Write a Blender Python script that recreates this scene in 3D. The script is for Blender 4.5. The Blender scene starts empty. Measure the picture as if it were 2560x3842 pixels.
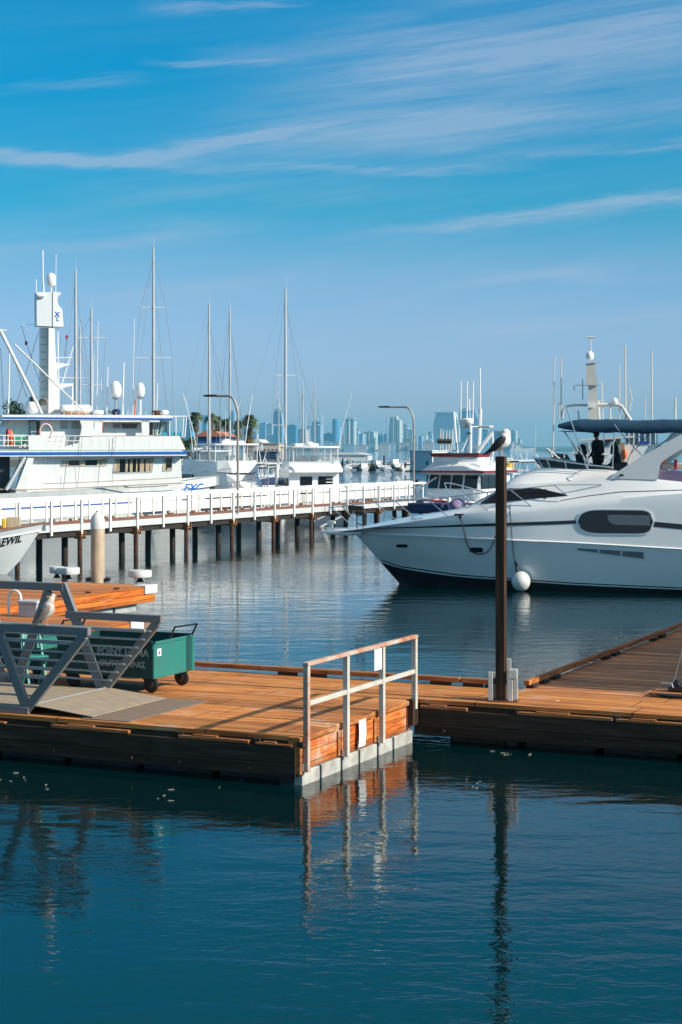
import bpy, bmesh, math, random
from mathutils import Vector, Matrix
R = math.radians
scene = bpy.context.scene
COL = scene.collection
random.seed(7)

# ------------------------------------------------------------------ camera
CAM_H, FPX, HOR = 4.5, 6500.0, 1685.0
cam_d = bpy.data.cameras.new('camera'); cam = bpy.data.objects.new('camera', cam_d); COL.objects.link(cam)
cam.location = (0, 0, CAM_H); cam.rotation_euler = (R(90), 0, 0)
cam_d.sensor_fit = 'HORIZONTAL'; cam_d.sensor_width = 36; cam_d.lens = 36*FPX/2560
cam_d.shift_y = -(1921-HOR)/2560; cam_d.clip_start = 0.5; cam_d.clip_end = 30000
scene.camera = cam
# ------------------------------------------------------------------ light
SUN_EL = R(31); S = Vector((.915*math.cos(SUN_EL), -.403*math.cos(SUN_EL), math.sin(SUN_EL))).normalized()
sd = bpy.data.lights.new('sun', 'SUN'); sd.energy = 4.6; sd.angle = R(.6); sd.color = (1, .93, .82)
sun = bpy.data.objects.new('sun', sd); COL.objects.link(sun); sun.rotation_euler = S.to_track_quat('Z', 'Y').to_euler()
world = bpy.data.worlds.new('World'); scene.world = world; world.use_nodes = True
wn, wl = world.node_tree.nodes, world.node_tree.links
wn.clear()
def N(nodes, t, **k):
    n = nodes.new(t)
    for a, b in k.items(): setattr(n, a, b)
    return n
wo = N(wn, 'ShaderNodeOutputWorld'); bg = N(wn, 'ShaderNodeBackground'); bg.inputs[1].default_value = .15
sky = N(wn, 'ShaderNodeTexSky', sky_type='NISHITA', sun_disc=False, sun_elevation=SUN_EL,
        sun_rotation=math.atan2(S.x, S.y), air_density=1.0, dust_density=.6, ozone_density=2.0)
def mth(nodes, links, op, a, b=None, c=None):
    n = N(nodes, 'ShaderNodeMath', operation=op)
    for i, v in enumerate((a, b, c)):
        if v is None: continue
        if isinstance(v, (int, float)): n.inputs[i].default_value = v
        else: links.new(v, n.inputs[i])
    return n.outputs[0]
W = lambda op, a, b=None, c=None: mth(wn, wl, op, a, b, c)
tc = N(wn, 'ShaderNodeTexCoord'); sx = N(wn, 'ShaderNodeSeparateXYZ'); wl.new(tc.outputs['Generated'], sx.inputs[0])
elev = W('ARCSINE', sx.outputs[2]); azim = W('ARCTAN2', sx.outputs[0], sx.outputs[1])
# graded blue: deep cerulean overhead, pale near the horizon
grade = N(wn, 'ShaderNodeValToRGB'); GR = grade.color_ramp
wl.new(W('MULTIPLY', elev, 1/R(40)), grade.inputs[0])
for i, (p, c) in enumerate([(0.0, (0.421, 0.473, 0.763)), (0.05, (0.389, 0.473, 0.781)), (0.1, (0.349, 0.474, 0.723)), (0.15, (0.245, 0.461, 0.639)), (0.2, (0.052, 0.439, 0.575)), (0.287, (0.0, 0.433, 0.604)), (0.362, (0.0, 0.457, 0.641)), (0.5, (0.075, 0.831, 0.785)), (0.775, (0.691, 0.895, 0.776)), (1.0, (1.641, 1.101, 0.748))]):
    e_ = GR.elements[0] if i == 0 else GR.elements[-1] if i == 9 else GR.elements.new(p)
    e_.position = p; e_.color = (*c, 1)
mul = N(wn, 'ShaderNodeMix', data_type='RGBA', blend_type='MULTIPLY'); mul.inputs[0].default_value = 1
wl.new(sky.outputs[0], mul.inputs[6]); wl.new(grade.outputs[0], mul.inputs[7])
# cirrus: long streaks in azimuth / elevation, gently tilted and warped
def cirrus(sa, se, tilt, det, lo, hi, off, dist=1.2):
    cv = N(wn, 'ShaderNodeCombineXYZ')
    wl.new(W('MULTIPLY', azim, sa), cv.inputs[0])
    e2 = W('ADD', elev, W('MULTIPLY', azim, tilt))
    wl.new(W('MULTIPLY', e2, se), cv.inputs[1]); cv.inputs[2].default_value = off
    nz = N(wn, 'ShaderNodeTexNoise'); nz.inputs['Scale'].default_value = 1; nz.inputs['Detail'].default_value = det
    nz.inputs['Roughness'].default_value = .58; nz.inputs['Distortion'].default_value = dist
    wl.new(cv.outputs[0], nz.inputs['Vector'])
    mr = N(wn, 'ShaderNodeMapRange', interpolation_type='SMOOTHSTEP'); mr.inputs[1].default_value = lo; mr.inputs[2].default_value = hi
    wl.new(nz.outputs[0], mr.inputs[0]); return mr.outputs[0]
def streak(x0, y0, x1, y1, w, amp, fade=.25, bend=0):
    """soft band of cirrus between two sky directions"""
    a0, a1, e0, e1 = (x0-1280)/FPX, (x1-1280)/FPX, (HOR-y0)/FPX, (HOR-y1)/FPX
    t = W('DIVIDE', W('SUBTRACT', azim, a0), a1-a0)
    line = W('ADD', W('MULTIPLY_ADD', t, e1-e0, e0), W('MULTIPLY', W('MULTIPLY', t, W('SUBTRACT', 1, t)), bend/FPX))
    d = W('DIVIDE', W('SUBTRACT', W('ADD', elev, wob), line), w/FPX)
    g_ = W('EXPONENT', W('MULTIPLY', W('MULTIPLY', d, d), -1))
    f0 = N(wn, 'ShaderNodeMapRange', interpolation_type='SMOOTHSTEP'); f0.inputs[1].default_value = -fade; f0.inputs[2].default_value = fade; wl.new(t, f0.inputs[0])
    f1 = N(wn, 'ShaderNodeMapRange', interpolation_type='SMOOTHSTEP'); f1.inputs[1].default_value = 1+fade; f1.inputs[2].default_value = 1-fade; wl.new(t, f1.inputs[0])
    return W('MULTIPLY', W('MULTIPLY', g_, amp), W('MULTIPLY', f0.outputs[0], f1.outputs[0]))
c1 = cirrus(5, 60, -.14, 6, .30, .72, 3.1, .8)
c2 = cirrus(9, 190, -.12, 7, .34, .70, 9.4, .6)
bn = cirrus(1.2, 22, -.10, 4, .40, .72, 5.2, .4)
wobn = cirrus(7, 30, 0, 3, 0, 1, 1.7, .3); wobm = cirrus(16, 120, -.1, 6, 0, 1, 4.4, 1.0); wob = W('ADD', W('MULTIPLY', W('SUBTRACT', wobn, .5), .014), W('MULTIPLY', W('SUBTRACT', wobm, .5), .009))
tot = None
for s_ in ((-200, 620, 700, 628, 26, .9), (150, 640, 1150, 500, 26, .85, .25, -30), (700, 585, 2000, 430, 100, .42), (900, 640, 1900, 640, 14, .55), (1150, 330, 2900, 30, 170, .62), (1500, 300, 3000, 170, 90, .35), (1300, 560, 2900, 400, 95, .55), (-200, 1120, 2800, 1010, 170, .22), (-200, 1400, 2800, 1330, 120, .2), (300, 760, 1600, 700, 50, .22), (1700, 1230, 2600, 1190, 22, .28), (1500, 865, 2900, 730, 26, .85, .3),
           (-300, 985, 900, 870, 45, .45), (600, 70, 1100, 30, 16, .5), (600, 285, 1100, 262, 14, .35), (50, 385, 500, 350, 18, .25), (1750, 1070, 2300, 1035, 30, .45), (300, 1130, 1700, 1060, 70, .25), (1850, 610, 2700, 575, 16, .4), (1500, 1250, 2900, 1180, 60, .25), (800, 240, 1500, 150, 50, .3)):
    v = streak(*s_); tot = v if tot is None else W('ADD', tot, v)
up = N(wn, 'ShaderNodeMapRange', interpolation_type='SMOOTHSTEP'); up.inputs[1].default_value = R(14.6); up.inputs[2].default_value = R(18); wl.new(elev, up.inputs[0])
tex = W('MULTIPLY_ADD', c2, .28, W('MULTIPLY_ADD', c1, .42, .20))
cfac = W('MINIMUM', W('MULTIPLY', W('ADD', W('MULTIPLY', tot, W('MULTIPLY_ADD', up.outputs[0], -.85, 1)), W('MULTIPLY', bn, W('MULTIPLY_ADD', up.outputs[0], -.08, .12))), tex), .55)
cm = N(wn, 'ShaderNodeMix', data_type='RGBA'); cm.inputs[7].default_value = (2.15, 2.65, 3.5, 1)
wl.new(cfac, cm.inputs[0]); wl.new(mul.outputs[2], cm.inputs[6])
wl.new(cm.outputs[2], bg.inputs[0]); wl.new(bg.outputs[0], wo.inputs[0])
scene.view_settings.view_transform = 'Standard'; scene.view_settings.look = 'None'
scene.view_settings.exposure = 0.4; scene.view_settings.gamma = 1
scene.render.engine = 'CYCLES'
scene.cycles.max_bounces = 8; scene.cycles.transparent_max_bounces = 12

# ------------------------------------------------------------------ materials
MATS = {}
def mat(name, col, rough=.5, metal=0, var=0, vs=3, bump=0, bs=20, stretch=(1, 1, 1), col2=None, spec=.5, coat=0, alpha=1, trans=0, detail=5):
    if name in MATS: return MATS[name]
    m = bpy.data.materials.new(name); m.use_nodes = True; n, l = m.node_tree.nodes, m.node_tree.links
    b = n['Principled BSDF']; b.inputs['Base Color'].default_value = (*col, 1); b.inputs['Roughness'].default_value = rough
    b.inputs['Metallic'].default_value = metal; b.inputs['Specular IOR Level'].default_value = spec
    b.inputs['Coat Weight'].default_value = coat; b.inputs['Alpha'].default_value = alpha
    b.inputs['Transmission Weight'].default_value = trans
    if var or bump:
        t = N(n, 'ShaderNodeTexCoord'); mp = N(n, 'ShaderNodeMapping'); mp.inputs['Scale'].default_value = stretch
        l.new(t.outputs['Object'], mp.inputs[0])
    if var:
        z = N(n, 'ShaderNodeTexNoise'); z.inputs['Scale'].default_value = vs; z.inputs['Detail'].default_value = detail
        z.inputs['Roughness'].default_value = .65; l.new(mp.outputs[0], z.inputs['Vector'])
        r = N(n, 'ShaderNodeValToRGB'); r.color_ramp.elements[0].position = .35; r.color_ramp.elements[1].position = .68
        c2 = col2 or tuple(c*(1-var) for c in col)
        r.color_ramp.elements[0].color = (*c2, 1); r.color_ramp.elements[1].color = (*col, 1)
        l.new(z.outputs[0], r.inputs[0]); l.new(r.outputs[0], b.inputs['Base Color'])
        rr = N(n, 'ShaderNodeMapRange'); rr.inputs[3].default_value = rough*1.15; rr.inputs[4].default_value = rough*.85
        l.new(z.outputs[0], rr.inputs[0]); l.new(rr.outputs[0], b.inputs['Roughness'])
    if bump:
        z2 = N(n, 'ShaderNodeTexNoise'); z2.inputs['Scale'].default_value = bs; z2.inputs['Detail'].default_value = 4
        l.new(mp.outputs[0], z2.inputs['Vector']); bp = N(n, 'ShaderNodeBump'); bp.inputs['Strength'].default_value = bump
        bp.inputs['Distance'].default_value = .02; l.new(z2.outputs[0], bp.inputs['Height']); l.new(bp.outputs[0], b.inputs['Normal'])
    MATS[name] = m; return m

def wood(name, c1, c2, c3, grain=(1, 14, 14), seam=None, seamaxis=1, seamw=.012, worn=.35, rough=.75, knots=True, sc=1.6, sx2=0, phase=0.0, wornc=None):
    """Boards: stretched grain, big tonal patches, grey worn patches, dark seams every `seam` metres."""
    m = bpy.data.materials.new(name); m.use_nodes = True; n, l = m.node_tree.nodes, m.node_tree.links
    b = n['Principled BSDF']; b.inputs['Roughness'].default_value = rough; b.inputs['Specular IOR Level'].default_value = .25
    t = N(n, 'ShaderNodeTexCoord')
    M = lambda op, a, b_=None, c=None: mth(n, l, op, a, b_, c)
    sp = N(n, 'ShaderNodeSeparateXYZ'); l.new(t.outputs['Object'], sp.inputs[0])
    mp = N(n, 'ShaderNodeMapping'); mp.inputs['Scale'].default_value = grain; l.new(t.outputs['Object'], mp.inputs[0])
    vec = mp.outputs[0]
    if seam:
        cell = M('FLOOR', M('DIVIDE', M('ADD', sp.outputs[seamaxis], phase), seam))
        wn_ = N(n, 'ShaderNodeTexWhiteNoise', noise_dimensions='1D'); l.new(cell, wn_.inputs['W'])
        cb = N(n, 'ShaderNodeCombineXYZ'); l.new(M('MULTIPLY', wn_.outputs['Value'], 37), cb.inputs[0]); l.new(cell, cb.inputs[2])
        va = N(n, 'ShaderNodeVectorMath', operation='ADD'); l.new(vec, va.inputs[0]); l.new(cb.outputs[0], va.inputs[1]); vec = va.outputs[0]
    z = N(n, 'ShaderNodeTexNoise'); z.inputs['Scale'].default_value = sc; z.inputs['Detail'].default_value = 8; z.inputs['Roughness'].default_value = .62
    z.inputs['Distortion'].default_value = .6; l.new(vec, z.inputs['Vector'])
    r = N(n, 'ShaderNodeValToRGB'); e = r.color_ramp.elements; e[0].position = .3; e[0].color = (*c3, 1); e[1].position = .7; e[1].color = (*c1, 1)
    k = e.new(.48); k.color = (*c2, 1); l.new(z.outputs[0], r.inputs[0]); colr = r.outputs[0]
    z3 = N(n, 'ShaderNodeTexNoise'); z3.inputs['Scale'].default_value = 1.3; z3.inputs['Detail'].default_value = 6; z3.inputs['Roughness'].default_value = .7
    l.new(t.outputs['Object'], z3.inputs['Vector'])
    mr = N(n, 'ShaderNodeMapRange', interpolation_type='SMOOTHSTEP'); mr.inputs[1].default_value = .52; mr.inputs[2].default_value = .72; mr.inputs[4].default_value = worn
    l.new(z3.outputs[0], mr.inputs[0])
    mx = N(n, 'ShaderNodeMix', data_type='RGBA'); mx.inputs[7].default_value = (*(wornc or (c1[0]*.75, c1[0]*.62, c1[0]*.5)), 1)
    l.new(mr.outputs[0], mx.inputs[0]); l.new(colr, mx.inputs[6]); colr = mx.outputs[2]
    z4 = N(n, 'ShaderNodeTexNoise'); z4.inputs['Scale'].default_value = .9; z4.inputs['Detail'].default_value = 9; z4.inputs['Roughness'].default_value = .75; z4.inputs['Distortion'].default_value = 1.5
    l.new(t.outputs['Object'], z4.inputs['Vector']); m4 = N(n, 'ShaderNodeMapRange', interpolation_type='SMOOTHSTEP'); m4.inputs[1].default_value = .55; m4.inputs[2].default_value = .70; m4.inputs[4].default_value = .42
    l.new(z4.outputs[0], m4.inputs[0]); x4 = N(n, 'ShaderNodeMix', data_type='RGBA'); x4.inputs[7].default_value = (c3[0]*.5, c3[1]*.5, c3[2]*.55, 1); l.new(m4.outputs[0], x4.inputs[0]); l.new(colr, x4.inputs[6]); colr = x4.outputs[2]
    if seam:
        tone = N(n, 'ShaderNodeMix', data_type='RGBA', blend_type='MULTIPLY'); tone.inputs[0].default_value = 1
        tv = M('MULTIPLY_ADD', wn_.outputs['Value'], .5, .68); cc = N(n, 'ShaderNodeCombineColor')
        for i in range(3): l.new(tv, cc.inputs[i])
        l.new(colr, tone.inputs[6]); l.new(cc.outputs[0], tone.inputs[7]); colr = tone.outputs[2]
        fr = M('FRACT', M('DIVIDE', M('ADD', sp.outputs[seamaxis], phase), seam))
        edge = M('LESS_THAN', M('MINIMUM', fr, M('SUBTRACT', 1, fr)), seamw/seam)
        if sx2:
            ox = M('ADD', M('DIVIDE', sp.outputs[0], sx2), M('MULTIPLY', wn_.outputs['Value'], 1.0)); f2 = M('FRACT', ox)
            edge = M('MAXIMUM', edge, M('LESS_THAN', M('MINIMUM', f2, M('SUBTRACT', 1, f2)), seamw/sx2))
        sm = N(n, 'ShaderNodeMix', data_type='RGBA'); sm.inputs[7].default_value = (.02, .012, .008, 1)
        l.new(edge, sm.inputs[0]); l.new(colr, sm.inputs[6]); colr = sm.outputs[2]
    if knots:
        vo = N(n, 'ShaderNodeTexVoronoi'); vo.inputs['Scale'].default_value = 1.25; l.new(t.outputs['Object'], vo.inputs['Vector'])
        kn = M('LESS_THAN', vo.outputs['Distance'], .045); km = N(n, 'ShaderNodeMix', data_type='RGBA'); km.inputs[7].default_value = (.75, .7, .62, 1)
        l.new(kn, km.inputs[0]); l.new(colr, km.inputs[6]); colr = km.outputs[2]
    l.new(colr, b.inputs['Base Color'])
    bp = N(n, 'ShaderNodeBump'); bp.inputs['Strength'].default_value = .5; bp.inputs['Distance'].default_value = .006
    l.new(z.outputs[0], bp.inputs['Height']); l.new(bp.outputs[0], b.inputs['Normal'])
    MATS[name] = m; return m

white = mat('white_gelcoat', (.78, .78, .78), .28, var=.08, vs=1.5, coat=.2)
white_d = mat('white_aged', (.70, .69, .66), .45, var=.18, vs=4, bump=.15, bs=30)
white_paint = mat('white_paint', (.78, .77, .74), .55, var=.14, vs=5, bump=.25, bs=25)
hull_grey = mat('hull_gelcoat', (.83, .82, .80), .16, var=.05, vs=.7, coat=.6)
galv = mat('galvanised', (.36, .38, .40), .5, metal=.35, var=.25, vs=14, bump=.2, bs=60)
alu = mat('grey_paint_metal', (.15, .175, .205), .5, var=.22, vs=6, bump=.15, bs=40, col2=(.19, .17, .15))
steel = mat('steel', (.62, .62, .62), .25, metal=.8)
black = mat('black_rubber', (.015, .015, .016), .55, var=.3, vs=8)
blackp = mat('black_paint', (.008, .008, .010), .2, coat=.3)
rust = mat('rusty_steel', (.15, .055, .025), .85, var=.6, vs=9, bump=.6, bs=30)
darkwood = mat('tarred_wood', (.035, .022, .016), .8, var=.6, vs=5, stretch=(4, 4, .6), bump=.6, bs=12)
tintglass = mat('tinted_glass', (.006, .008, .010), .03, spec=.5, var=.0)
clearvinyl = mat('clear_vinyl', (.35, .42, .46), .06, alpha=.22)
blue_p = mat('blue_paint', (.01, .12, .48), .35, var=.1)
navy = mat('navy_canvas', (.012, .03, .10), .8, var=.3, vs=9)
teal_canvas = mat('teal_canvas', (.003, .045, .095), .7, var=.35, vs=2.5, bump=.4, bs=5)
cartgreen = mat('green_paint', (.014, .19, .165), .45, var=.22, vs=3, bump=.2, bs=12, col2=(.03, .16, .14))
cartshade = mat('shaded_green_paint', (.008, .065, .062), .5, var=.3, vs=4)  # the cart green darkened for its shaded sides and recess
red = mat('red_paint', (.30, .010, .014), .4, var=.15)
orange_p = mat('orange_vinyl', (.85, .16, .03), .5)
concrete = mat('float_concrete', (.42, .43, .43), .8, var=.3, vs=6, bump=.4, bs=20)
tan = mat('tan_pile_sleeve', (.52, .40, .27), .6, var=.25, vs=3, stretch=(2, 2, .5), bump=.2, bs=10)
plate = mat('ramp_plate', (.40, .30, .20), .65, var=.35, vs=4, stretch=(1, 3, 1), bump=.2, bs=30, col2=(.27, .22, .17))
mat_grey = mat('anti_slip_sheet', (.26, .18, .13), .8, var=.35, vs=6, stretch=(1, 4, 1), bump=.3, bs=60)
curtain = mat('tan_curtain', (.55, .42, .28), .8, var=.3, vs=4)
skin = mat('skin', (.42, .22, .14), .5); cloth = mat('dark_cloth', (.012, .014, .03), .9, var=.4, vs=8); cloth2 = mat('black_cloth', (.010, .010, .012), .9, var=.4, vs=8)
gullw = mat('white_feathers', (.78, .76, .72), .7, var=.1, vs=20, bump=.3, bs=60); gullg = mat('grey_feathers', (.16, .18, .22), .7, var=.3, vs=20)
gullb = mat('black_feathers', (.02, .02, .025), .7); gullbrown = mat('brown_feathers', (.24, .19, .16), .75, var=.5, vs=30); pink = mat('pink_leg', (.6, .28, .22), .6)
purple = mat('mauve_canvas', (.28, .20, .33), .8, var=.25, vs=5, bump=.4, bs=6); yellow = mat('yellow_paint', (.8, .5, .04), .5, var=.2)
rope = mat('rope', (.25, .25, .26), .8, var=.4, vs=60); ropeb = mat('dark_rope', (.02, .02, .025), .8)
deck_main = wood('deck_ply', (.68, .30, .085), (.50, .18, .045), (.20, .065, .022), grain=(.5, 4.2, 4.2), seam=.61, seamaxis=1, seamw=.009, worn=.5, sx2=2.44, phase=.35, sc=1.5)
deck_dark = wood('deck_planks', (.80, .37, .16), (.60, .24, .09), (.18, .06, .025), grain=(.4, 3.2, 3.2), seam=.29, seamaxis=1, seamw=.016, worn=.3, knots=False)
fascia_or = wood('orange_boards', (.66, .22, .035), (.50, .125, .018), (.20, .045, .012), grain=(8, .5, 6), seam=.155, seamaxis=2, seamw=.004, worn=.12, knots=False)
fascia_st = wood('peeling_boards', (.66, .24, .06), (.48, .11, .018), (.17, .04, .012), grain=(8, .8, 9), seam=.152, seamaxis=2, seamw=.004, worn=.85, wornc=(.42, .36, .28), phase=.03, knots=False, sc=2.6)
fascia_shade = wood('weathered_shade_boards', (.075, .044, .026), (.04, .024, .014), (.014, .009, .007), grain=(.5, 8, 8), seam=.165, seamaxis=2, seamw=.005, worn=.5, phase=.07, knots=False)  # weathered boards with the front's deep shade put into the colour
curb_w = wood('curb_timber', (.46, .20, .075), (.33, .12, .04), (.14, .05, .02), grain=(1.2, 10, 10), worn=.55, knots=False)
curb_v = wood('curb_log', (.56, .23, .06), (.36, .12, .035), (.12, .045, .02), grain=(10, 1.2, 10), worn=.4, knots=False)
pierdeck = wood('red_planks', (.42, .19, .12), (.33, .13, .08), (.20, .08, .05), grain=(10, .6, 10), seam=.15, seamaxis=1, seamw=.008, worn=.3, knots=False)
postwood = wood('post_timber', (.11, .06, .035), (.04, .022, .014), (.014, .009, .007), grain=(12, 12, .6), worn=.35, knots=False, sc=1.4)

# ------------------------------------------------------------------ mesh helpers
class MB:
    def __init__(s): s.v, s.f = [], []
    def add(s, vs, fs):
        o = len(s.v); s.v += [tuple(v) for v in vs]; s.f += [tuple(i+o for i in f) for f in fs]; return s
    def box(s, x0, x1, y0, y1, z0, z1, m=None):
        vs = [Vector(p) for p in ((x0,y0,z0),(x1,y0,z0),(x1,y1,z0),(x0,y1,z0),(x0,y0,z1),(x1,y0,z1),(x1,y1,z1),(x0,y1,z1))]
        if m: vs = [m@v for v in vs]
        return s.add(vs, [(0,3,2,1),(4,5,6,7),(0,1,5,4),(1,2,6,5),(2,3,7,6),(3,0,4,7)])
    def bev(s, x0, x1, y0, y1, z0, z1, b=.01):
        """box with chamfered edges"""
        vs = []; idx = {}
        for i, x in enumerate((x0, x1)):
            for j, y in enumerate((y0, y1)):
                for k, z in enumerate((z0, z1)):
                    sx_, sy_, sz_ = (b, -b)[i], (b, -b)[j], (b, -b)[k]
                    for a, p in enumerate(((x, y+sy_, z+sz_), (x+sx_, y, z+sz_), (x+sx_, y+sy_, z))):
                        idx[i, j, k, a] = len(vs); vs.append(p)
        fs = []
        q = [(0,0),(1,0),(1,1),(0,1)]
        for i in (0, 1): fs.append([idx[i, a, c, 0] for a, c in q])
        for j in (0, 1): fs.append([idx[a, j, c, 1] for a, c in q])
        for k in (0, 1): fs.append([idx[a, c, k, 2] for a, c in q])
        for i in (0,1):
            for j in (0,1): fs.append([idx[i,j,0,0], idx[i,j,1,0], idx[i,j,1,1], idx[i,j,0,1]])
            for k in (0,1): fs.append([idx[i,0,k,0], idx[i,1,k,0], idx[i,1,k,2], idx[i,0,k,2]])
        for j in (0,1):
            for k in (0,1): fs.append([idx[0,j,k,1], idx[1,j,k,1], idx[1,j,k,2], idx[0,j,k,2]])
        for i in (0,1):
            for j in (0,1):
                for k in (0,1): fs.append([idx[i,j,k,a] for a in range(3)])
        return s.add(vs, fs)
    def tube(s, pts, r, n=8, cap=True):
        pts = [Vector(p) for p in pts]; rs = r if isinstance(r, (list, tuple)) else [r]*len(pts)
        vs = []; prev = None
        for i, p in enumerate(pts):
            d = (pts[min(i+1, len(pts)-1)]-pts[max(i-1, 0)]).normalized()
            a = prev if prev is not None else (Vector((0,0,1)) if abs(d.z) < .9 else Vector((1,0,0)))
            x = (a-d*a.dot(d)).normalized(); y = d.cross(x); prev = x
            vs += [p+(x*math.cos(2*math.pi*k/n)+y*math.sin(2*math.pi*k/n))*rs[i] for k in range(n)]
        fs = [(i*n+k, i*n+(k+1)%n, (i+1)*n+(k+1)%n, (i+1)*n+k) for i in range(len(pts)-1) for k in range(n)]
        if cap: fs += [tuple(reversed(range(n))), tuple(range((len(pts)-1)*n, len(pts)*n))]
        return s.add(vs, fs)
    def bar(s, p0, p1, w, h, up=(0, 0, 1)):
        """rectangular bar between two points: w across, h along `up`"""
        p0, p1 = Vector(p0), Vector(p1); d = (p1-p0).normalized(); up = Vector(up)
        x = d.cross(up).normalized(); z = x.cross(d).normalized(); vs = []
        for p in (p0, p1): vs += [p-x*w/2-z*h/2, p+x*w/2-z*h/2, p+x*w/2+z*h/2, p-x*w/2+z*h/2]
        return s.add(vs, [(0,3,2,1),(4,5,6,7),(0,1,5,4),(1,2,6,5),(2,3,7,6),(3,0,4,7)])
    def lathe(s, prof, c=(0, 0, 0), n=20, axis='z', caps=True):
        vs = []; cx, cy, cz = c
        for r, h in prof:
            for k in range(n):
                a = 2*math.pi*k/n; p, q = r*math.cos(a), r*math.sin(a)
                vs.append({'z': (cx+p, cy+q, cz+h), 'y': (cx+p, cy+h, cz+q), 'x': (cx+h, cy+p, cz+q)}[axis])
        fs = [(i*n+k, i*n+(k+1)%n, (i+1)*n+(k+1)%n, (i+1)*n+k) for i in range(len(prof)-1) for k in range(n)]
        if caps: fs += [tuple(reversed(range(n))), tuple(range((len(prof)-1)*n, len(prof)*n))]
        return s.add(vs, fs)
    def ball(s, c, rx, ry=None, rz=None, n=14, m=9):
        ry = ry or rx; rz = rz or rx
        vs = [(c[0]+rx*math.sin(math.pi*i/m)*math.cos(2*math.pi*k/n), c[1]+ry*math.sin(math.pi*i/m)*math.sin(2*math.pi*k/n), c[2]+rz*math.cos(math.pi*i/m)) for i in range(m+1) for k in range(n)]
        fs = [(i*n+k, (i+1)*n+k, (i+1)*n+(k+1)%n, i*n+(k+1)%n) for i in range(m) for k in range(n)]
        return s.add(vs, fs)
    def prism(s, poly, y0, y1, plane='xz'):
        """outline poly [(x,z)] extruded from y0 to y1"""
        n = len(poly)
        if plane == 'xz': a = [(p[0], y0, p[1]) for p in poly]; b = [(p[0], y1, p[1]) for p in poly]
        elif plane == 'yz': a = [(y0, p[0], p[1]) for p in poly]; b = [(y1, p[0], p[1]) for p in poly]
        else: a = [(p[0], p[1], y0) for p in poly]; b = [(p[0], p[1], y1) for p in poly]
        return s.add(a+b, [tuple(range(n)), tuple(reversed(range(n, 2*n)))]+[(i, i+n, (i+1)%n+n, (i+1)%n) for i in range(n)])
    def loft(s, rows, closed=False, caps=False):
        n = len(rows[0]); vs = [p for r in rows for p in r]; m = n if closed else n-1
        fs = [(i*n+k, i*n+(k+1)%n, (i+1)*n+(k+1)%n, (i+1)*n+k) for i in range(len(rows)-1) for k in range(m)]
        if caps: fs += [tuple(reversed(range(n))), tuple(range((len(rows)-1)*n, len(rows)*n))]
        return s.add(vs, fs)
    def slab(s, rows, off):
        """grid of points given thickness `off` (vector), closed at the rim"""
        nr, n = len(rows), len(rows[0]); off = Vector(off)
        a = [Vector(p) for r in rows for p in r]; b = [p+off for p in a]; T = nr*n
        fs = [(i*n+k, i*n+k+1, (i+1)*n+k+1, (i+1)*n+k) for i in range(nr-1) for k in range(n-1)]
        fs += [tuple(T+q for q in reversed(f)) for f in fs]
        rim = [k for k in range(n)]+[i*n+n-1 for i in range(1, nr)]+[(nr-1)*n+k for k in range(n-2, -1, -1)]+[i*n for i in range(nr-2, 0, -1)]
        fs += [(rim[i], rim[i]+T, rim[(i+1) % len(rim)]+T, rim[(i+1) % len(rim)]) for i in range(len(rim))]
        return s.add(a+b, fs)
    def each(s, name, m, parent=None, smooth=False):
        """every loose piece becomes a mesh object of its own"""
        par = list(range(len(s.v)))
        def fd(a):
            while par[a] != a: par[a] = par[par[a]]; a = par[a]
            return a
        for f in s.f:
            for q in f[1:]: par[fd(q)] = fd(f[0])
        g = {}
        for f in s.f: g.setdefault(fd(f[0]), []).append(f)
        out = []
        for fs in g.values():
            ids = sorted({i for f in fs for i in f}); mp = {i: k for k, i in enumerate(ids)}; b = MB()
            b.v = [s.v[i] for i in ids]; b.f = [tuple(mp[i] for i in f) for f in fs]; out.append(b.build(name, m, parent, smooth))
        return out
    def build(s, name, m, parent=None, smooth=False, label=None, fix=True):
        me = bpy.data.meshes.new(name); me.from_pydata(s.v, [], s.f)
        bm = bmesh.new(); bm.from_mesh(me)
        if smooth: bmesh.ops.remove_doubles(bm, verts=bm.verts, dist=1e-5)
        if fix: bmesh.ops.recalc_face_normals(bm, faces=bm.faces)
        bm.to_mesh(me); bm.free()
        me.materials.append(m); o = bpy.data.objects.new(name, me); COL.objects.link(o)
        if smooth:
            me.polygons.foreach_set('use_smooth', [True]*len(me.polygons)); me.set_sharp_from_angle(angle=R(38 if smooth is True else smooth))
        if parent: o.parent = parent
        if label: o['label'] = label
        return o

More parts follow.
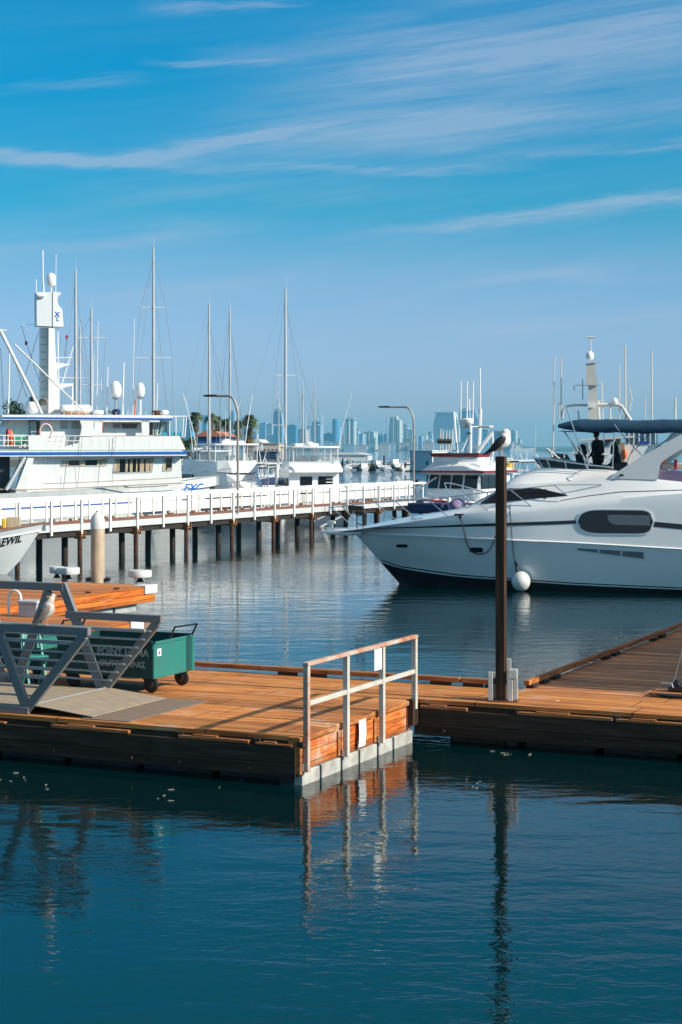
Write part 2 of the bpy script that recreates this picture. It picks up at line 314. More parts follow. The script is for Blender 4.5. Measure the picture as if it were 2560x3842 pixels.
def root(name, label, cat, loc=(0, 0, 0), ang=0, group=None):
    o = bpy.data.objects.new(name, None); COL.objects.link(o); o.location = loc; o.rotation_euler = (0, 0, ang)
    o['label'] = label; o['category'] = cat
    if group: o['group'] = group
    o.empty_display_size = .2
    return o
def tag(o, label, cat, group=None):
    o['label'] = label; o['category'] = cat
    if group: o['group'] = group
    return o
def kind(o, k): o['kind'] = k; return o
def kids(o): return [c for c in list(bpy.data.objects) if c.parent == o]
def dup(o, parent=None, label=None, group=None, loc=None, ang=None, scale=None):
    c = o.copy(); COL.objects.link(c); c.parent = parent
    if label: c['label'] = label
    if group: c['group'] = group
    if loc: c.location = loc
    if ang is not None: c.rotation_euler = (0, 0, ang)
    if scale: c.scale = scale
    for k in kids(o): dup(k, c)
    return c
class Frame:
    """upright local frame: x along `ang`, y away; hit() = where the sight line of a measured photo point meets the plane y = yl"""
    def __init__(s, ox, oy, deg): s.ox, s.oy, s.a = ox, oy, R(deg); s.c, s.s = math.cos(s.a), math.sin(s.a)
    def W(s, x, y, z=0): return (s.ox+s.c*x-s.s*y, s.oy+s.s*x+s.c*y, z)
    def hit(s, px, py, yl=0):
        k = (px-1280)/FPX; bx, by = s.ox-s.s*yl, s.oy+s.c*yl
        x = (k*by-bx)/(s.c-k*s.s); Y = by+s.s*x
        return x, CAM_H-(py-HOR)*Y/FPX
    def uv(s, X, Y): dx, dy = X-s.ox, Y-s.oy; return s.c*dx+s.s*dy, -s.s*dx+s.c*dy
def ground(px, py, z=0):
    Y = (CAM_H-z)*FPX/(py-HOR); return (px-1280)*Y/FPX, Y
def at(px, Y, py=None): return ((px-1280)*Y/FPX, Y, CAM_H-(py-HOR)*Y/FPX if py is not None else 0)
def lerp(a, b, t): return a+(b-a)*t
def interp(tab, x):
    if x <= tab[0][0]: return tab[0][1]
    for (a, va), (b, vb) in zip(tab, tab[1:]):
        if x <= b: t = (x-a)/(b-a); return va+(vb-va)*t
    return tab[-1][1]
def smooth_tab(tab, n=60):
    """resample a table with Catmull-Rom so lofts have no kinks"""
    out = []; P = [tab[0]]+list(tab)+[tab[-1]]
    for i in range(1, len(P)-2):
        p0, p1, p2, p3 = P[i-1:i+3]
        for k in range(8):
            t = k/8; h = p2[0]-p1[0]
            m1 = (p2[1]-p0[1])/max(p2[0]-p0[0], 1e-6)*h; m2 = (p3[1]-p1[1])/max(p3[0]-p1[0], 1e-6)*h
            out.append((p1[0]+h*t, (2*t**3-3*t*t+1)*p1[1]+(t**3-2*t*t+t)*m1+(-2*t**3+3*t*t)*p2[1]+(t**3-t*t)*m2))
    out.append(tab[-1]); return out
def text(body, name, size, m, parent, loc, rot=(R(90), 0, 0), shear=0, ext=.004, align='LEFT', bold=0, sx=1):
    c = bpy.data.curves.new(name, 'FONT'); c.body = body; c.size = size; c.extrude = ext; c.shear = shear; c.align_x = align; c.offset = bold
    t = bpy.data.objects.new('tmp', c); COL.objects.link(t); bpy.context.view_layer.update()
    me = bpy.data.meshes.new_from_object(t.evaluated_get(bpy.context.evaluated_depsgraph_get())); bpy.data.objects.remove(t)
    me.materials.clear(); me.materials.append(m); o = bpy.data.objects.new(name, me); COL.objects.link(o)
    o.location = loc; o.rotation_euler = rot; o.parent = parent; o.scale = (sx, 1, 1); return o
# ================================================================== WATER AND SEA BED
def water_material():
    m = bpy.data.materials.new('sea_water'); m.use_nodes = True; n, l = m.node_tree.nodes, m.node_tree.links
    b = n['Principled BSDF']; b.inputs['Base Color'].default_value = (.0, .012, .014, 1); b.inputs['Roughness'].default_value = .015
    b.inputs['IOR'].default_value = 1.38
    g = N(n, 'ShaderNodeNewGeometry')
    def wave(sc, stretch, rot, det, amp, dist=.4):
        mp = N(n, 'ShaderNodeMapping'); mp.inputs['Scale'].default_value = stretch; mp.inputs['Rotation'].default_value = (0, 0, R(rot))
        l.new(g.outputs['Position'], mp.inputs[0]); z = N(n, 'ShaderNodeTexNoise'); z.inputs['Scale'].default_value = sc
        z.inputs['Detail'].default_value = det; z.inputs['Roughness'].default_value = .5; z.inputs['Distortion'].default_value = dist
        l.new(mp.outputs[0], z.inputs['Vector']); return mth(n, l, 'MULTIPLY', z.outputs[0], amp)
    # patches of ruffled and of calm water
    pz = N(n, 'ShaderNodeTexNoise'); pz.inputs['Scale'].default_value = .11; pz.inputs['Detail'].default_value = 2; l.new(g.outputs['Position'], pz.inputs['Vector'])
    pr = N(n, 'ShaderNodeMapRange', interpolation_type='SMOOTHSTEP'); pr.inputs[1].default_value = .36; pr.inputs[2].default_value = .62; pr.inputs[3].default_value = .35; pr.inputs[4].default_value = 1.15
    l.new(pz.outputs[0], pr.inputs[0])
    A = lambda a, b_: mth(n, l, 'ADD', a, b_)
    small = A(wave(3.4, (1, 1.7, 1), 18, 3, .0058, .8), wave(9, (1, 1.5, 1), -30, 2, .0014, .5))
    small = mth(n, l, 'MULTIPLY', small, pr.outputs[0])
    far = N(n, 'ShaderNodeMapRange', interpolation_type='SMOOTHSTEP'); far.inputs[1].default_value = 50; far.inputs[2].default_value = 88; far.inputs[3].default_value = 1; far.inputs[4].default_value = 3.4
    sp = N(n, 'ShaderNodeSeparateXYZ'); l.new(g.outputs['Position'], sp.inputs[0]); l.new(sp.outputs[1], far.inputs[0]); small = mth(n, l, 'MULTIPLY', small, far.outputs[0])
    chop = mth(n, l, 'MULTIPLY', wave(1.15, (1, 1.3, 1), 25, 4, .035, .8), mth(n, l, 'MULTIPLY', mth(n, l, 'SUBTRACT', far.outputs[0], 1), mth(n, l, 'MULTIPLY', pr.outputs[0], .4)))
    small = A(small, chop)
    h = A(small, wave(.55, (1, 2.2, 1), 12, 2, .016, .5))
    bp = N(n, 'ShaderNodeBump'); bp.inputs['Strength'].default_value = 1; bp.inputs['Distance'].default_value = 1
    l.new(h, bp.inputs['Height']); l.new(bp.outputs[0], b.inputs['Normal']); return m
wm = MB(); wm.add([(-4900, -60, 0), (4900, -60, 0), (4900, 8900, 0), (-4900, 8900, 0)], [(0, 1, 2, 3)])
water = kind(wm.build('water', water_material(), fix=False), 'structure')

# ================================================================== MAIN DOCK (frame: x along the front edge, y away from the camera)
D = Frame(-.569, 23.1, -25.0); DA = R(-25)
def droot(name, label, cat, u, v, z, ang=0, group=None): return root(name, label, cat, D.W(u, v, z), DA+ang, group)
dock = droot('floating_dock', 'orange plywood floating dock with shaded timber front in the foreground', 'dock', 0, 0, 0)
MB().box(-16, 0, 0, 3.94, .60, .66).box(-16, 12, 3.94, 5.62, .6, .66).build('deck', deck_main, dock)
# dark shaded front boards, with a slot under the deck edge and broken strips of timber lying in it
rr = random.Random(3)
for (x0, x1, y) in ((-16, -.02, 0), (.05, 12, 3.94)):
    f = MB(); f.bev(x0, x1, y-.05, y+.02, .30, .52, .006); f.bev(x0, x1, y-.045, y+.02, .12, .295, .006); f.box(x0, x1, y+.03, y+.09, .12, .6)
    f.each('front_board', fascia_shade, dock)
    s_ = MB(); b_ = MB(); x = x0+.1
    while x < x1-.4:
        w = rr.uniform(.7, 1.7); w = min(w, x1-x-.05); t = rr.uniform(-.012, .012)
        s_.bev(x, x+w, y-.06, y+.05, .525, .565+t, .006)
        if rr.random() < .6: s_.bev(x+w*.2, x+w*.55, y-.052, y+.03, .567+t, .585+t, .004)
        x += w+rr.choice((.05, .1, .55, .8))
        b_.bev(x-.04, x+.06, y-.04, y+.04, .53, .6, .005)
    s_.each('edge_strip', curb_w, dock); b_.each('edge_block', fascia_shade, dock)
    bolt = MB(); x = x0+.5
    while x < x1: bolt.lathe([(.022, 0), (.022, -.012), (.01, -.02)], (x, y-.052, .2+rr.uniform(-.01, .01)), 8, 'y'); x += rr.uniform(.7, 1.3)
    bolt.each('bolt', rust, dock)
fl = MB(); x = -16
while x < -.4: fl.bev(x, x+1.1, .28, 3.7, -.35, .115, .02); x += 1.22
x = .5
while x < 12: fl.bev(x, x+1.1, 4.25, 5.5, -.35, .115, .02); x += 1.22
fl.each('float', mat('shade_dark_float', (.05, .055, .055), .7, var=.5, vs=5), dock)  # front floats coloured near black for the shade under the deck
# sunlit side face under the railing: peeling boards, frame strips, pale float panels
MB().box(-.06, 0, .02, 3.90, .20, .60).build('side_board', fascia_st, dock)
tr = MB(); tr.bev(-.14, .045, -.03, .11, .16, .655, .006)
for v in (1.20, 2.45, 3.70): tr.bev(.002, .028, v, v+.09, .21, .56, .004)
for a, b in ((.12, 1.15), (1.30, 2.40), (2.55, 3.85)):
    tr.bev(-.02, .05, a, b, .585, .655, .008)
tr.each('side_trim', curb_v, dock)
side = MB(); v = .06
for w in (.53, .60, .53, .58, .50, .70): side.bev(-.1, .035, v, v+w, -.2, .185, .01); v += w+.075
side.each('float_panel', mat('pale_panel', (.50, .48, .44), .75, var=.45, vs=4, bump=.2, bs=20), dock)
MB().box(-.3, -.12, .05, 3.8, -.2, .2).build('float_backing', black, dock)
MB().bev(.02, .12, 3.70, 3.86, .28, .68, .006).build('corner_post', postwood, dock)
# raised curb at the back edge
cb, bl = MB(), MB(); x = -16
while x < 1.1:
    w = min(rr.uniform(2.2, 3.2), 1.15-x); cb.bev(x, x+w-.03, 5.52, 5.62, .72, .80, .012)
    bl.bev(x+.02, x+.35, 5.53, 5.61, .661, .72, .005); bl.bev(x+w-.55, x+w-.2, 5.53, 5.61, .661, .72, .005); x += w
cb.each('back_curb', curb_w, dock); bl.each('curb_block', darkwood, dock)
MB().bev(-16, 12, 5.6, 5.66, .2, .655, .006).build('back_board', fascia_shade, dock)

finger = droot('finger_dock', 'shaded plank finger dock running back on the right with log curb', 'dock', 1.2, 5.66, 0)
MB().box(0, 4.2, 0, 34, .58, .655).build('deck', deck_dark, finger)
MB().bev(-.04, 0, 0, 34, .2, .6, .008).build('side_board', fascia_or, finger)
lg, bk = MB(), MB(); v = .05; px_ = 0
for w in (1.15, 3.6, 3.4, 3.0, 3.2, 3, 3, 3, 3, 3):
    j = rr.uniform(-.02, .03); lg.bar((.05+j, v, .755+j*.3), (.05-j, v+w-.09, .755-j*.2), .085, .075)
    bk.bev(.0, .13, v+.1, v+.4, .656, .72, .01); bk.bev(.0, .13, v+w-.5, v+w-.2, .656, .72, .01); v += w
lg.each('log_curb', curb_v, finger); bk.each('curb_block', darkwood, finger)
fl = MB(); v = .4
while v < 33: fl.bev(.2, 4, v, v+1.6, -.35, .2, .02); v += 2
fl.each('float', concrete, finger)
tp = MB()
tp.slab([[(2.35+.5*i+rr.uniform(-.04, .04), 7.2+.45*j+rr.uniform(-.05, .05), .668+rr.uniform(0, .02)) for i in range(5)] for j in range(5)], (0, 0, -.006))
o = tp.build('blue_tarp', mat('blue_tarp', (.02, .11, .22), .45, var=.3, vs=6, bump=.4), smooth=80); o.location = D.W(1.2, 5.66); o.rotation_euler = (0, 0, DA)
tag(o, 'blue tarpaulin spread on the shaded finger dock at the right edge', 'tarpaulin')
st = droot('hose_stand', 'wooden block with black base and thin metal pole at right edge of dock', 'stand', 3.42, 5.9, .66)
MB().bev(-.16, .9, -.22, .22, 0, .075, .012).build('wood_block', curb_w, st)
b_ = MB(); b_.bev(.10, .6, -.12, .12, .076, .16, .02); b_.lathe([(.07, 0), (.075, .03), (.05, .07), (.03, .1)], (.22, 0, .16), 14); b_.build('base', blackp, st, smooth=True)
MB().tube([(.14, -.05, .16), (.19, -.02, .30), (.34, 0, .9), (.50, .02, 1.7)], .010, 8).build('pole', alu, st, smooth=True)
MB().tube([(-.02, -.1, .11), (.0, -.1, .20), (.16, -.1, .20), (.2, -.1, .1)], .016, 7).build('bracket', galv, st, smooth=True)
h_ = MB()
for k in range(3): h_.tube([((.34+.02*k)*math.cos(a*.35)*1.5+.42, (.26+.02*k)*math.sin(a*.35)-.05, .02+.012*k) for a in range(19)], .011, 6)
h_.build('hose', ropeb, st, smooth=True)

# ------------------------------------------------------------------ railing on the corner
rail = droot('guard_railing', 'weathered cream metal guard railing on the near dock corner', 'railing', 0, 0, 0)
railm = mat('cream_paint_rust', (.60, .57, .50), .55, var=.3, vs=3.2, bump=.3, bs=30, col2=(.46, .42, .36))
railr = mat('rust_streaked_cream', (.56, .52, .46), .6, var=.6, vs=2.2, bump=.4, bs=24, col2=(.42, .13, .04))
for i, v in enumerate((.07, 1.33, 2.58, 3.82)):
    lo = .19 if i < 3 else .52
    MB().bev(.052, .128, v-.038, v+.038, lo, 1.60, .006).build('post', railm if i else railr, rail)
    if i < 3: MB().bev(.050, .060, v-.06, v+.06, .20, .30, .002).build('post_foot', galv, rail)
MB().bev(.045, .135, .03, 3.865, 1.602, 1.655, .008).build('top_rail', railr, rail)
MB().bev(.062, .118, .108, 3.78, 1.065, 1.13, .006).build('mid_rail', railm, rail)
MB().box(.05, .13, 3.80, 3.86, .30, .518).build('rotted_foot', postwood, rail)
wp = mat('white_plate', (.82, .82, .80), .4)
MB().bev(.133, .139, 2.20, 2.46, 1.29, 1.60, .002).build('plate', wp, rail, label='white plate hung under the top rail')
MB().slab([[(.055+.01*math.sin(j), 1.80+.24*i+.01*j, .24+.095*j) for i in (0, .5, 1)] for j in range(5)], (.006, 0, 0)).build('plate', wp, rail, label='white plate low on the side boards')

# ------------------------------------------------------------------ timber guide pile with bracket
pu, pv = D.uv(*((1881-1280)*26.4/FPX, 26.4))
pole = droot('guide_post', 'tall dark timber post standing on the dock with a gull on top', 'post', pu, pv, 0, R(0))
MB().bev(-.072, .072, -.06, .06, -1.5, 4.39, .006).build('shaft', postwood, pole)
cl = MB(); cl.bev(-.085, .085, -.085, .075, 1.22, 1.25, .004)
brk = droot('pile_bracket', 'white metal box bracket guiding the dark post on the dock', 'bracket', pu, pv, .66, R(15))
for i, (x, y, h) in enumerate(((-.155, -.05, .45), (.15, -.09, .45), (.215, .06, .47), (-.1, .16, .42), (.10, .24, .62))):
    MB().bev(x-.034, x+.034, y-.034, y+.034, 0, h, .005).build('upright', mat('white_bracket', (.45, .45, .43), .45, var=.25, vs=8, bump=.2), brk)
MB().bev(.12, .25, -.13, .10, .36, .49, .006).build('cap', MATS['white_bracket'], brk)
MB().bev(-.19, .26, -.13, .1, .002, .02, .003).build('base_plate', rust, brk)
MB().lathe([(.035, -.1), (.045, 0), (.035, .1)], (-.10, 0, .3), 12, 'x').build('roller', black, brk, smooth=True)

# ------------------------------------------------------------------ gulls
def gull(label, loc, ang, s=1, wing=gullb, body=gullw, tilt=0, head=(.10, .36), neck=.055, beak=-1, wl=1.0):
    """standing gull: plump body sloping to the tail at -x, chest at +x; tilt in radians lifts the chest"""
    g = root('seagull', label, 'bird', loc, ang); T = Matrix.Rotation(-tilt, 4, 'Y'); O = Vector((0, 0, .19))
    def tf(p): return tuple((T@(Vector(p)-O)+O)*s)
    prof = [(-.24, .012, .165, .008), (-.20, .035, .165, .024), (-.14, .062, .172, .048), (-.06, .088, .188, .078), (.02, .100, .205, .100), (.08, .096, .220, .108), (.125, .078, .235, .098), (.155, .052, .250, .070), (.172, .018, .262, .03)]
    MB().loft([[tf((x, w*math.cos(a), zc+h*math.sin(a))) for a in [2*math.pi*k/16 for k in range(16)]] for x, w, zc, h in prof], closed=True, caps=True).build('body', body, g, smooth=80)
    n0 = Vector(tf((.085, 0, .25))); hd = Vector((head[0]*s, 0, head[1]*s)); nb = MB(); nb.tube([n0, n0.lerp(hd, .5), hd], [.08*s, (neck+.012)*s, neck*s*.9], 12); nb.ball(hd, neck*s, neck*.9*s, neck*.92*s, 14, 9)
    h = nb.build('head', body, g, smooth=80); b = beak
    MB().tube([hd+Vector((b*neck*.8*s, 0, -.004)), hd+Vector((b*(neck+.035)*s, 0, -.010*s)), hd+Vector((b*(neck+.055)*s, 0, -.026*s))], [.013*s, .010*s, .004*s], 6).build('beak', yellow, h, smooth=True)
    e = MB(); [e.ball(hd+Vector((b*.028*s, y*neck*.8*s, .012*s)), .006*s, n=6, m=4) for y in (-1, 1)]; e.build('eye', black, h)
    W_ = [(-.34, .010), (-.26, .030), (-.18, .062), (-.08, .092), (.02, .112), (.08, .108), (.12, .088)]
    for y in (-1, 1):
        rows = []
        for x, z, w in ((.11, .235, .035), (.06, .225, .062), (-.02, .20, .070), (-.10, .178, .058), (-.18, .160, .036), (-.27, .150, .016), (-.33, .146, .004)):
            x = x*wl if x < 0 else x; yy = interp(W_, x); rows.append([tf((x, y*yy*.55, z+w*1.25)), tf((x, y*yy*.93, z+w*.7)), tf((x-.005, y*yy, z)), tf((x-.01, y*yy*.88, z-w*.75))])
        MB().slab(rows, (0, -y*.010*s, 0)).build('wing', wing, g, smooth=80)
    for y in (-.032, .034):
        lg = MB().tube([(.0, y*s, .16*s), (.008*s, y*s, .075*s), (.0, y*s, .008*s)], [.010*s, .006*s, .006*s], 6)
        lg.add([(.0, y*s, .012*s), (.05*s, (y-.022)*s, .002), (.056*s, y*s, .003), (.05*s, (y+.022)*s, .002), (-.015*s, y*s, .002)], [(0, 1, 2), (0, 2, 3), (0, 3, 4), (0, 4, 1), (1, 4, 3, 2)])
        lg.build('leg', pink, g, smooth=True)
    return g
p_ = D.W(pu, pv, 4.39)
gull('white seagull with dark wings standing on top of the dark post', p_, R(-8), 1.0, wing=gullb, tilt=.42, head=(.07, .355), neck=.070, beak=-1)

# ------------------------------------------------------------------ gangway
gw = droot('gangway', 'grey metal truss gangway resting on the dock at the left', 'gangway', -4.5, 0, 0)
def truss(y):
    t = MB(); w, h = .075, .115
    t.bar((-.30, y, .955-.02), (1.10, y, .955-.02), w, .001); t.v, t.f = [], []
    t.bev(-.62, 1.12, y-.045, y+.045, 1.845, 1.962, .008)                       # low top chord, square end
    t.bev(-6, -.66, y-.045, y+.045, 2.27, 2.395, .008)                           # high top chord
    t.bar((-.70, y, 2.385), (.06, y, .70), .078, .13, (1, 0, 0))                 # step down to the foot
    t.bar((1.03, y, 1.843), (.02, y, .70), .074, .13, (1, 0, 0))                 # end diagonal
    t.bar((-.96, y, 2.268), (-1.62, y, .70), .074, .13, (1, 0, 0))
    t.bar((-2.6, y, 2.268), (-1.75, y, .70), .074, .13, (1, 0, 0)); t.bar((-2.9, y, 2.268), (-3.6, y, .70), .074, .13, (1, 0, 0))
    t.bev(-6, .10, y-.05, y+.05, .665, .765, .006)                               # bottom chord
    o = t.build('truss_side', alu, gw)
    yi = y+(.05 if y < 1 else -.05)
    rails = MB()
    for k in range(7):
        z = .92+.132*k; xe = interp([(.7, 0), (1.85, 1.02)], z)+.05
        rails.tube([(-6, yi, z), (xe, yi, z)], .016, 7)
    rails.build('infill_rail', galv, o, smooth=True)
    MB().bev(-6, .86, yi-.03, yi+.03, 1.69, 1.745, .01).build('handrail', mat('worn_alu', (.42, .42, .42), .45, metal=.3, var=.2, vs=10), o)
    return o
truss(.13); truss(2.13)
MB().bev(-6, .12, .19, 2.07, .735, .785, .006).build('floor', plate, gw)
pl = MB(); pl.slab([[(.13, .12, .79), (.13, 2.15, .79)], [(.62, .12, .745), (.62, 2.15, .745)], [(1.16, .14, .684), (1.16, 2.18, .684)]], (0, 0, .010))
pl.build('hinged_plate', plate, gw)
MB().tube([(.125, .14, .80), (.125, 2.14, .80)], .014, 8).build('hinge', galv, gw, smooth=True)
ms = MB(); ms.slab([[(1.02, .06, .662), (1.02, 2.28, .662)], [(1.80, .10, .662), (1.84, 2.30, .662)]], (0, 0, .012))
o = ms.build('grip_sheet', mat_grey); o.location = D.W(-4.5, 0); o.rotation_euler = (0, 0, DA)
tag(o, 'worn grey anti slip sheet on the deck at the foot of the gangway ramp', 'mat')
gu = D.hit(173, 2341, .13); g2 = D.W(gu[0], .13, 1.962)
gull('brown backed seagull preening on the near chord of the gangway', g2, R(12), .95, wing=gullbrown, body=mat('dusky_feathers', (.58, .50, .45), .8, var=.35, vs=14), tilt=.62, head=(.10, .44), neck=.042, beak=-1)

# ------------------------------------------------------------------ dock carts
def cart(label, u, v, L, Wd, letters=True):
    c = droot('dock_cart', label, 'cart', u, v, .66, 0, 'green dock carts behind the gangway')
    z0, z1, t = .24, .82, .012
    b = MB()
    b.box(-L, 0, 0, t, z0+.0, z1-.0); b.box(-L, 0, Wd-t, Wd, z0, z1); b.box(-L, -L+t, t, Wd-t, z0, z1); b.box(-L+t, -t, t, Wd-t, z0, z0+.03)
    b.bev(-L-.01, .0, -.018, .022, z1-.01, z1+.015, .004); b.bev(-L-.01, 0, Wd-.022, Wd+.018, z1-.01, z1+.015, .004)
    b.build('box', cartshade if letters else cartshade, c)
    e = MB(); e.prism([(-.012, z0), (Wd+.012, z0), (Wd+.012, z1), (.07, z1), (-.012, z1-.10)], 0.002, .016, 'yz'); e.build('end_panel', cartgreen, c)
    r_ = MB(); r_.bev(.016, .03, .05, Wd-.24, z1-.045, z1-.005, .004); r_.bev(.016, .026, .03, Wd-.24, z0+.012, z0+.085, .004); r_.bev(.016, .034, -.01, .045, z0+.0, z1-.1, .005); r_.bev(.016, .034, Wd-.06, Wd+.01, z0, z1-.02, .005)
    r_.each('end_flange', cartgreen, c); MB().bev(.0165, .022, Wd-.23, Wd-.09, z0+.0, z1, .002).build('end_recess', cartshade, c)
    for (x, y) in ((-.13, .14), (-.13, Wd-.16), (-L+.2, .14), (-L+.2, Wd-.16)):
        f = MB(); f.bev(x-.09, x+.06, y-.045, y-.02, .10, z0-.002, .004); f.bev(x-.09, x+.06, y+.035, y+.06, .10, z0-.002, .004); f.bev(x-.1, x+.08, y-.06, y+.08, z0-.03, z0-.003, .004)
        fk = f.build('caster', black, c)
        MB().lathe([(.03, -.028), (.10, -.028), (.122, -.016), (.125, 0), (.122, .016), (.10, .028), (.03, .028)], (x+.02, y+.008, .125), 22, 'y').build('wheel', black, fk, smooth=True)
        MB().lathe([(.052, -.031), (.055, .031)], (x+.02, y+.008, .125), 12, 'y').build('hub', mat('brassy_hub', (.10, .09, .03), .6), fk)
    h = MB(); h.tube([(-.02, Wd-.02, z1-.05), (.10, Wd-.02, z1+.18)], .018, 8); h.tube([(.10, Wd-.02, z1+.18), (.10, .52, z1+.19)], .014, 8); h.tube([(-.02, .52, z1-.05), (.10, .52, z1+.19)], .018, 8)
    h.build('handle', blackp, c, smooth=True)
    if letters:
        lm = mat('faded_white_lettering', (.50, .56, .56), .7, var=.5, vs=16)
        text('POINT LOMA', 'lettering', .155, lm, c, (-1.02, -.003, .585), ext=.001, bold=.003, sx=1.02)
        text('OUTFITTING.', 'lettering', .135, lm, c, (-1.0, -.003, .405), ext=.001, bold=.003, shear=.15, sx=1.08)
        stk = MB().bev(.017, .0195, .12, .235, z1-.235, z1-.12, .001).build('sticker', wp, c)
        MB().prism([(.15, z1-.215), (.205, z1-.205), (.18, z1-.14)], .0197, .021, 'yz').build('triangle_mark', blackp, stk)
    return c
cart('green dock cart with white painted lettering and sunlit end panel', -3.85, 2.62, 1.78, 1.25)
cart('shaded green dock cart half hidden behind the gangway at far left', -6.05, 2.75, 1.9, 1.2, False)
ch = droot('folding_chair', 'teal plastic folding chair standing between the carts behind the gangway', 'chair', -5.98, 2.46, .66, R(60))
cm_ = mat('teal_plastic', (.03, .26, .23), .5, var=.15)
MB().slab([[(-.16, .10+.02*j, .62+.1*j) for j in range(4)], [(0, .13+.02*j, .62+.1*j) for j in range(4)], [(.16, .10+.02*j, .62+.1*j) for j in range(4)]], (0, .02, 0)).build('backrest', cm_, ch, smooth=True)
MB().bev(-.17, .17, -.22, .12, .50, .53, .008).build('seat', cm_, ch)
for x in (-.16, .14): MB().bar((x, .11, .94), (x, -.2, 0), .03, .05, (0, 1, 0)).build('leg', cm_, ch); MB().bar((x+.02, -.16, .5), (x+.02, .16, 0), .03, .045, (0, 1, 0)).build('leg', cm_, ch)

# ================================================================== REAR DOCK, ORANGE FINGER, TAN PILE
rd = droot('floating_dock', 'orange plank walkway dock behind the carts at left', 'dock', 0, 0, 0)
MB().box(-34, -10.3, 10.4, 12.7, .60, .66).build('deck', wood('orange_planks', (.62, .25, .075), (.50, .17, .045), (.30, .09, .03), grain=(.6, 9, 9), seam=.28, seamaxis=1, seamw=.01, worn=.3), rd)
MB().bev(-34, -10.3, 10.35, 10.4, .2, .655, .006).each('front_board', fascia_shade, rd); MB().bev(-10.3, -10.25, 10.35, 12.7, .22, .655, .006).build('end_board', fascia_or, rd)
MB().bev(-10.75, -10.2, 12.2, 12.75, .30, .69, .01).build('corner_cap', white_d, rd)
fl = MB(); x = -34
while x < -12: fl.bev(x, x+1.6, 10.6, 12.5, -.3, .2, .02); x += 1.85
fl.each('float', concrete, rd)
of = droot('finger_dock', 'sunlit orange plank finger dock around the tan pile at left', 'dock', 0, 0, 0)
MB().box(-18.4, -15.2, 12.71, 21.3, .60, .66).build('deck', MATS['orange_planks'], of)
MB().bev(-15.2, -15.12, 12.71, 21.15, .44, .655, .006).build('upper_board', fascia_or, of)
MB().bev(-15.16, -15.08, 12.71, 21.3, .22, .425, .006).build('lower_board', fascia_or, of)
MB().bev(-18.4, -15.2, 21.3, 21.36, .22, .66, .006).build('end_board', fascia_or, of)
MB().bev(-15.5, -15.06, 20.75, 21.4, .45, .69, .01).build('corner_cap', white_d, of)
fl = MB(); v = 13.3
for w in (1.2, .9, .7, 1.2, .9, 1.3, 1.2): fl.bev(-18.2, -15.25, v, v+w-.12, -.3, .215, .02); v += w
fl.each('float', concrete, of)
k_ = MB(); [k_.bev(-15.32, -15.17, v, v+.1, .681, .72, .01) for v in (15.6, 16.8, 18.1, 19.5)]; k_.each('cleat', black, of)
X, Y = (367-1280)*50.2/FPX, 50.2
pl = root('mooring_pile', 'tan sleeved mooring pile with white cone cap on orange dock', 'pile', (X, Y, 0), 0)
MB().lathe([(.205, -1.5), (.205, 1.0), (.20, 2.22)], n=24).build('shaft', tan, pl, smooth=True)
MB().lathe([(.212, 2.18), (.214, 2.36), (.19, 2.50), (.10, 2.64), (.055, 2.68), (.055, 2.72), (.02, 2.73)], n=24).build('cone_cap', white_d, pl, smooth=True)
br = MB(); br.bev(-.34, -.22, -.12, .12, .66, .78, .01); br.bev(.22, .34, -.12, .12, .66, .78, .01); br.bev(-.34, .34, .24, .32, .66, .74, .01); br.each('pile_guide', black, pl)
def bumper(label, px, Yb, z, r, dx=0):
    w = root('dock_bumper', label, 'bumper', ((px-1280)*Yb/FPX, Yb, z), 0, 'white corner bumpers on the orange dock')
    MB().lathe([(r*.6, 0), (r*.97, .01), (r, .04), (r, .17), (r*.97, .20), (r*.5, .205)], n=26).build('wheel', white_d, w, smooth=True)
    MB().lathe([(.12, -.14), (.06, -.05), (.06, 0)], n=10).build('axle', black, w); return w
bumper('round white bumper on the outer corner of the orange dock', 526, 49.6, .83, .335)
bumper('round white bumper left of the tan pile', 256, 51.2, .80, .34)
bumper('small white bumper touching the one left of the tan pile', 214, 51.6, .80, .22)
lr = droot('ladder_rail', 'white tubular hoop of a dock ladder seen through the gangway', 'ladder', *D.uv((55-1280)*39.8/FPX, 39.8), .66)
a_ = [(-.17, 0, 0), (-.17, 0, .42)]+[(-.17*math.cos(math.pi*k/8), 0, .42+.17*math.sin(math.pi*k/8)) for k in range(1, 8)]+[(.17, 0, .42), (.17, 0, 0)]
MB().tube(a_, .030, 10).build('hoop', white_paint, lr, smooth=True)
MB().tube([(-.17, 0, -.3), (-.17, 0, 0)], .03, 8).tube([(.17, 0, -.3), (.17, 0, 0)], .03, 8).tube([(-.17, 0, -.1), (.17, 0, -.1)], .02, 8).build('side_rail', galv, lr)
ww, hh = D.uv((122-1280)*39.7/FPX, 39.7)
bx = droot('dock_box', 'pale grey dock locker behind the brown gull', 'box', ww, hh, .66)
MB().bev(-.26, .26, -.2, .2, 0, .30, .02).build('body', mat('pale_grey_plastic', (.50, .51, .52), .5, var=.15), bx); MB().bev(-.28, .28, -.22, .22, .302, .38, .02).build('lid', MATS['pale_grey_plastic'], bx)
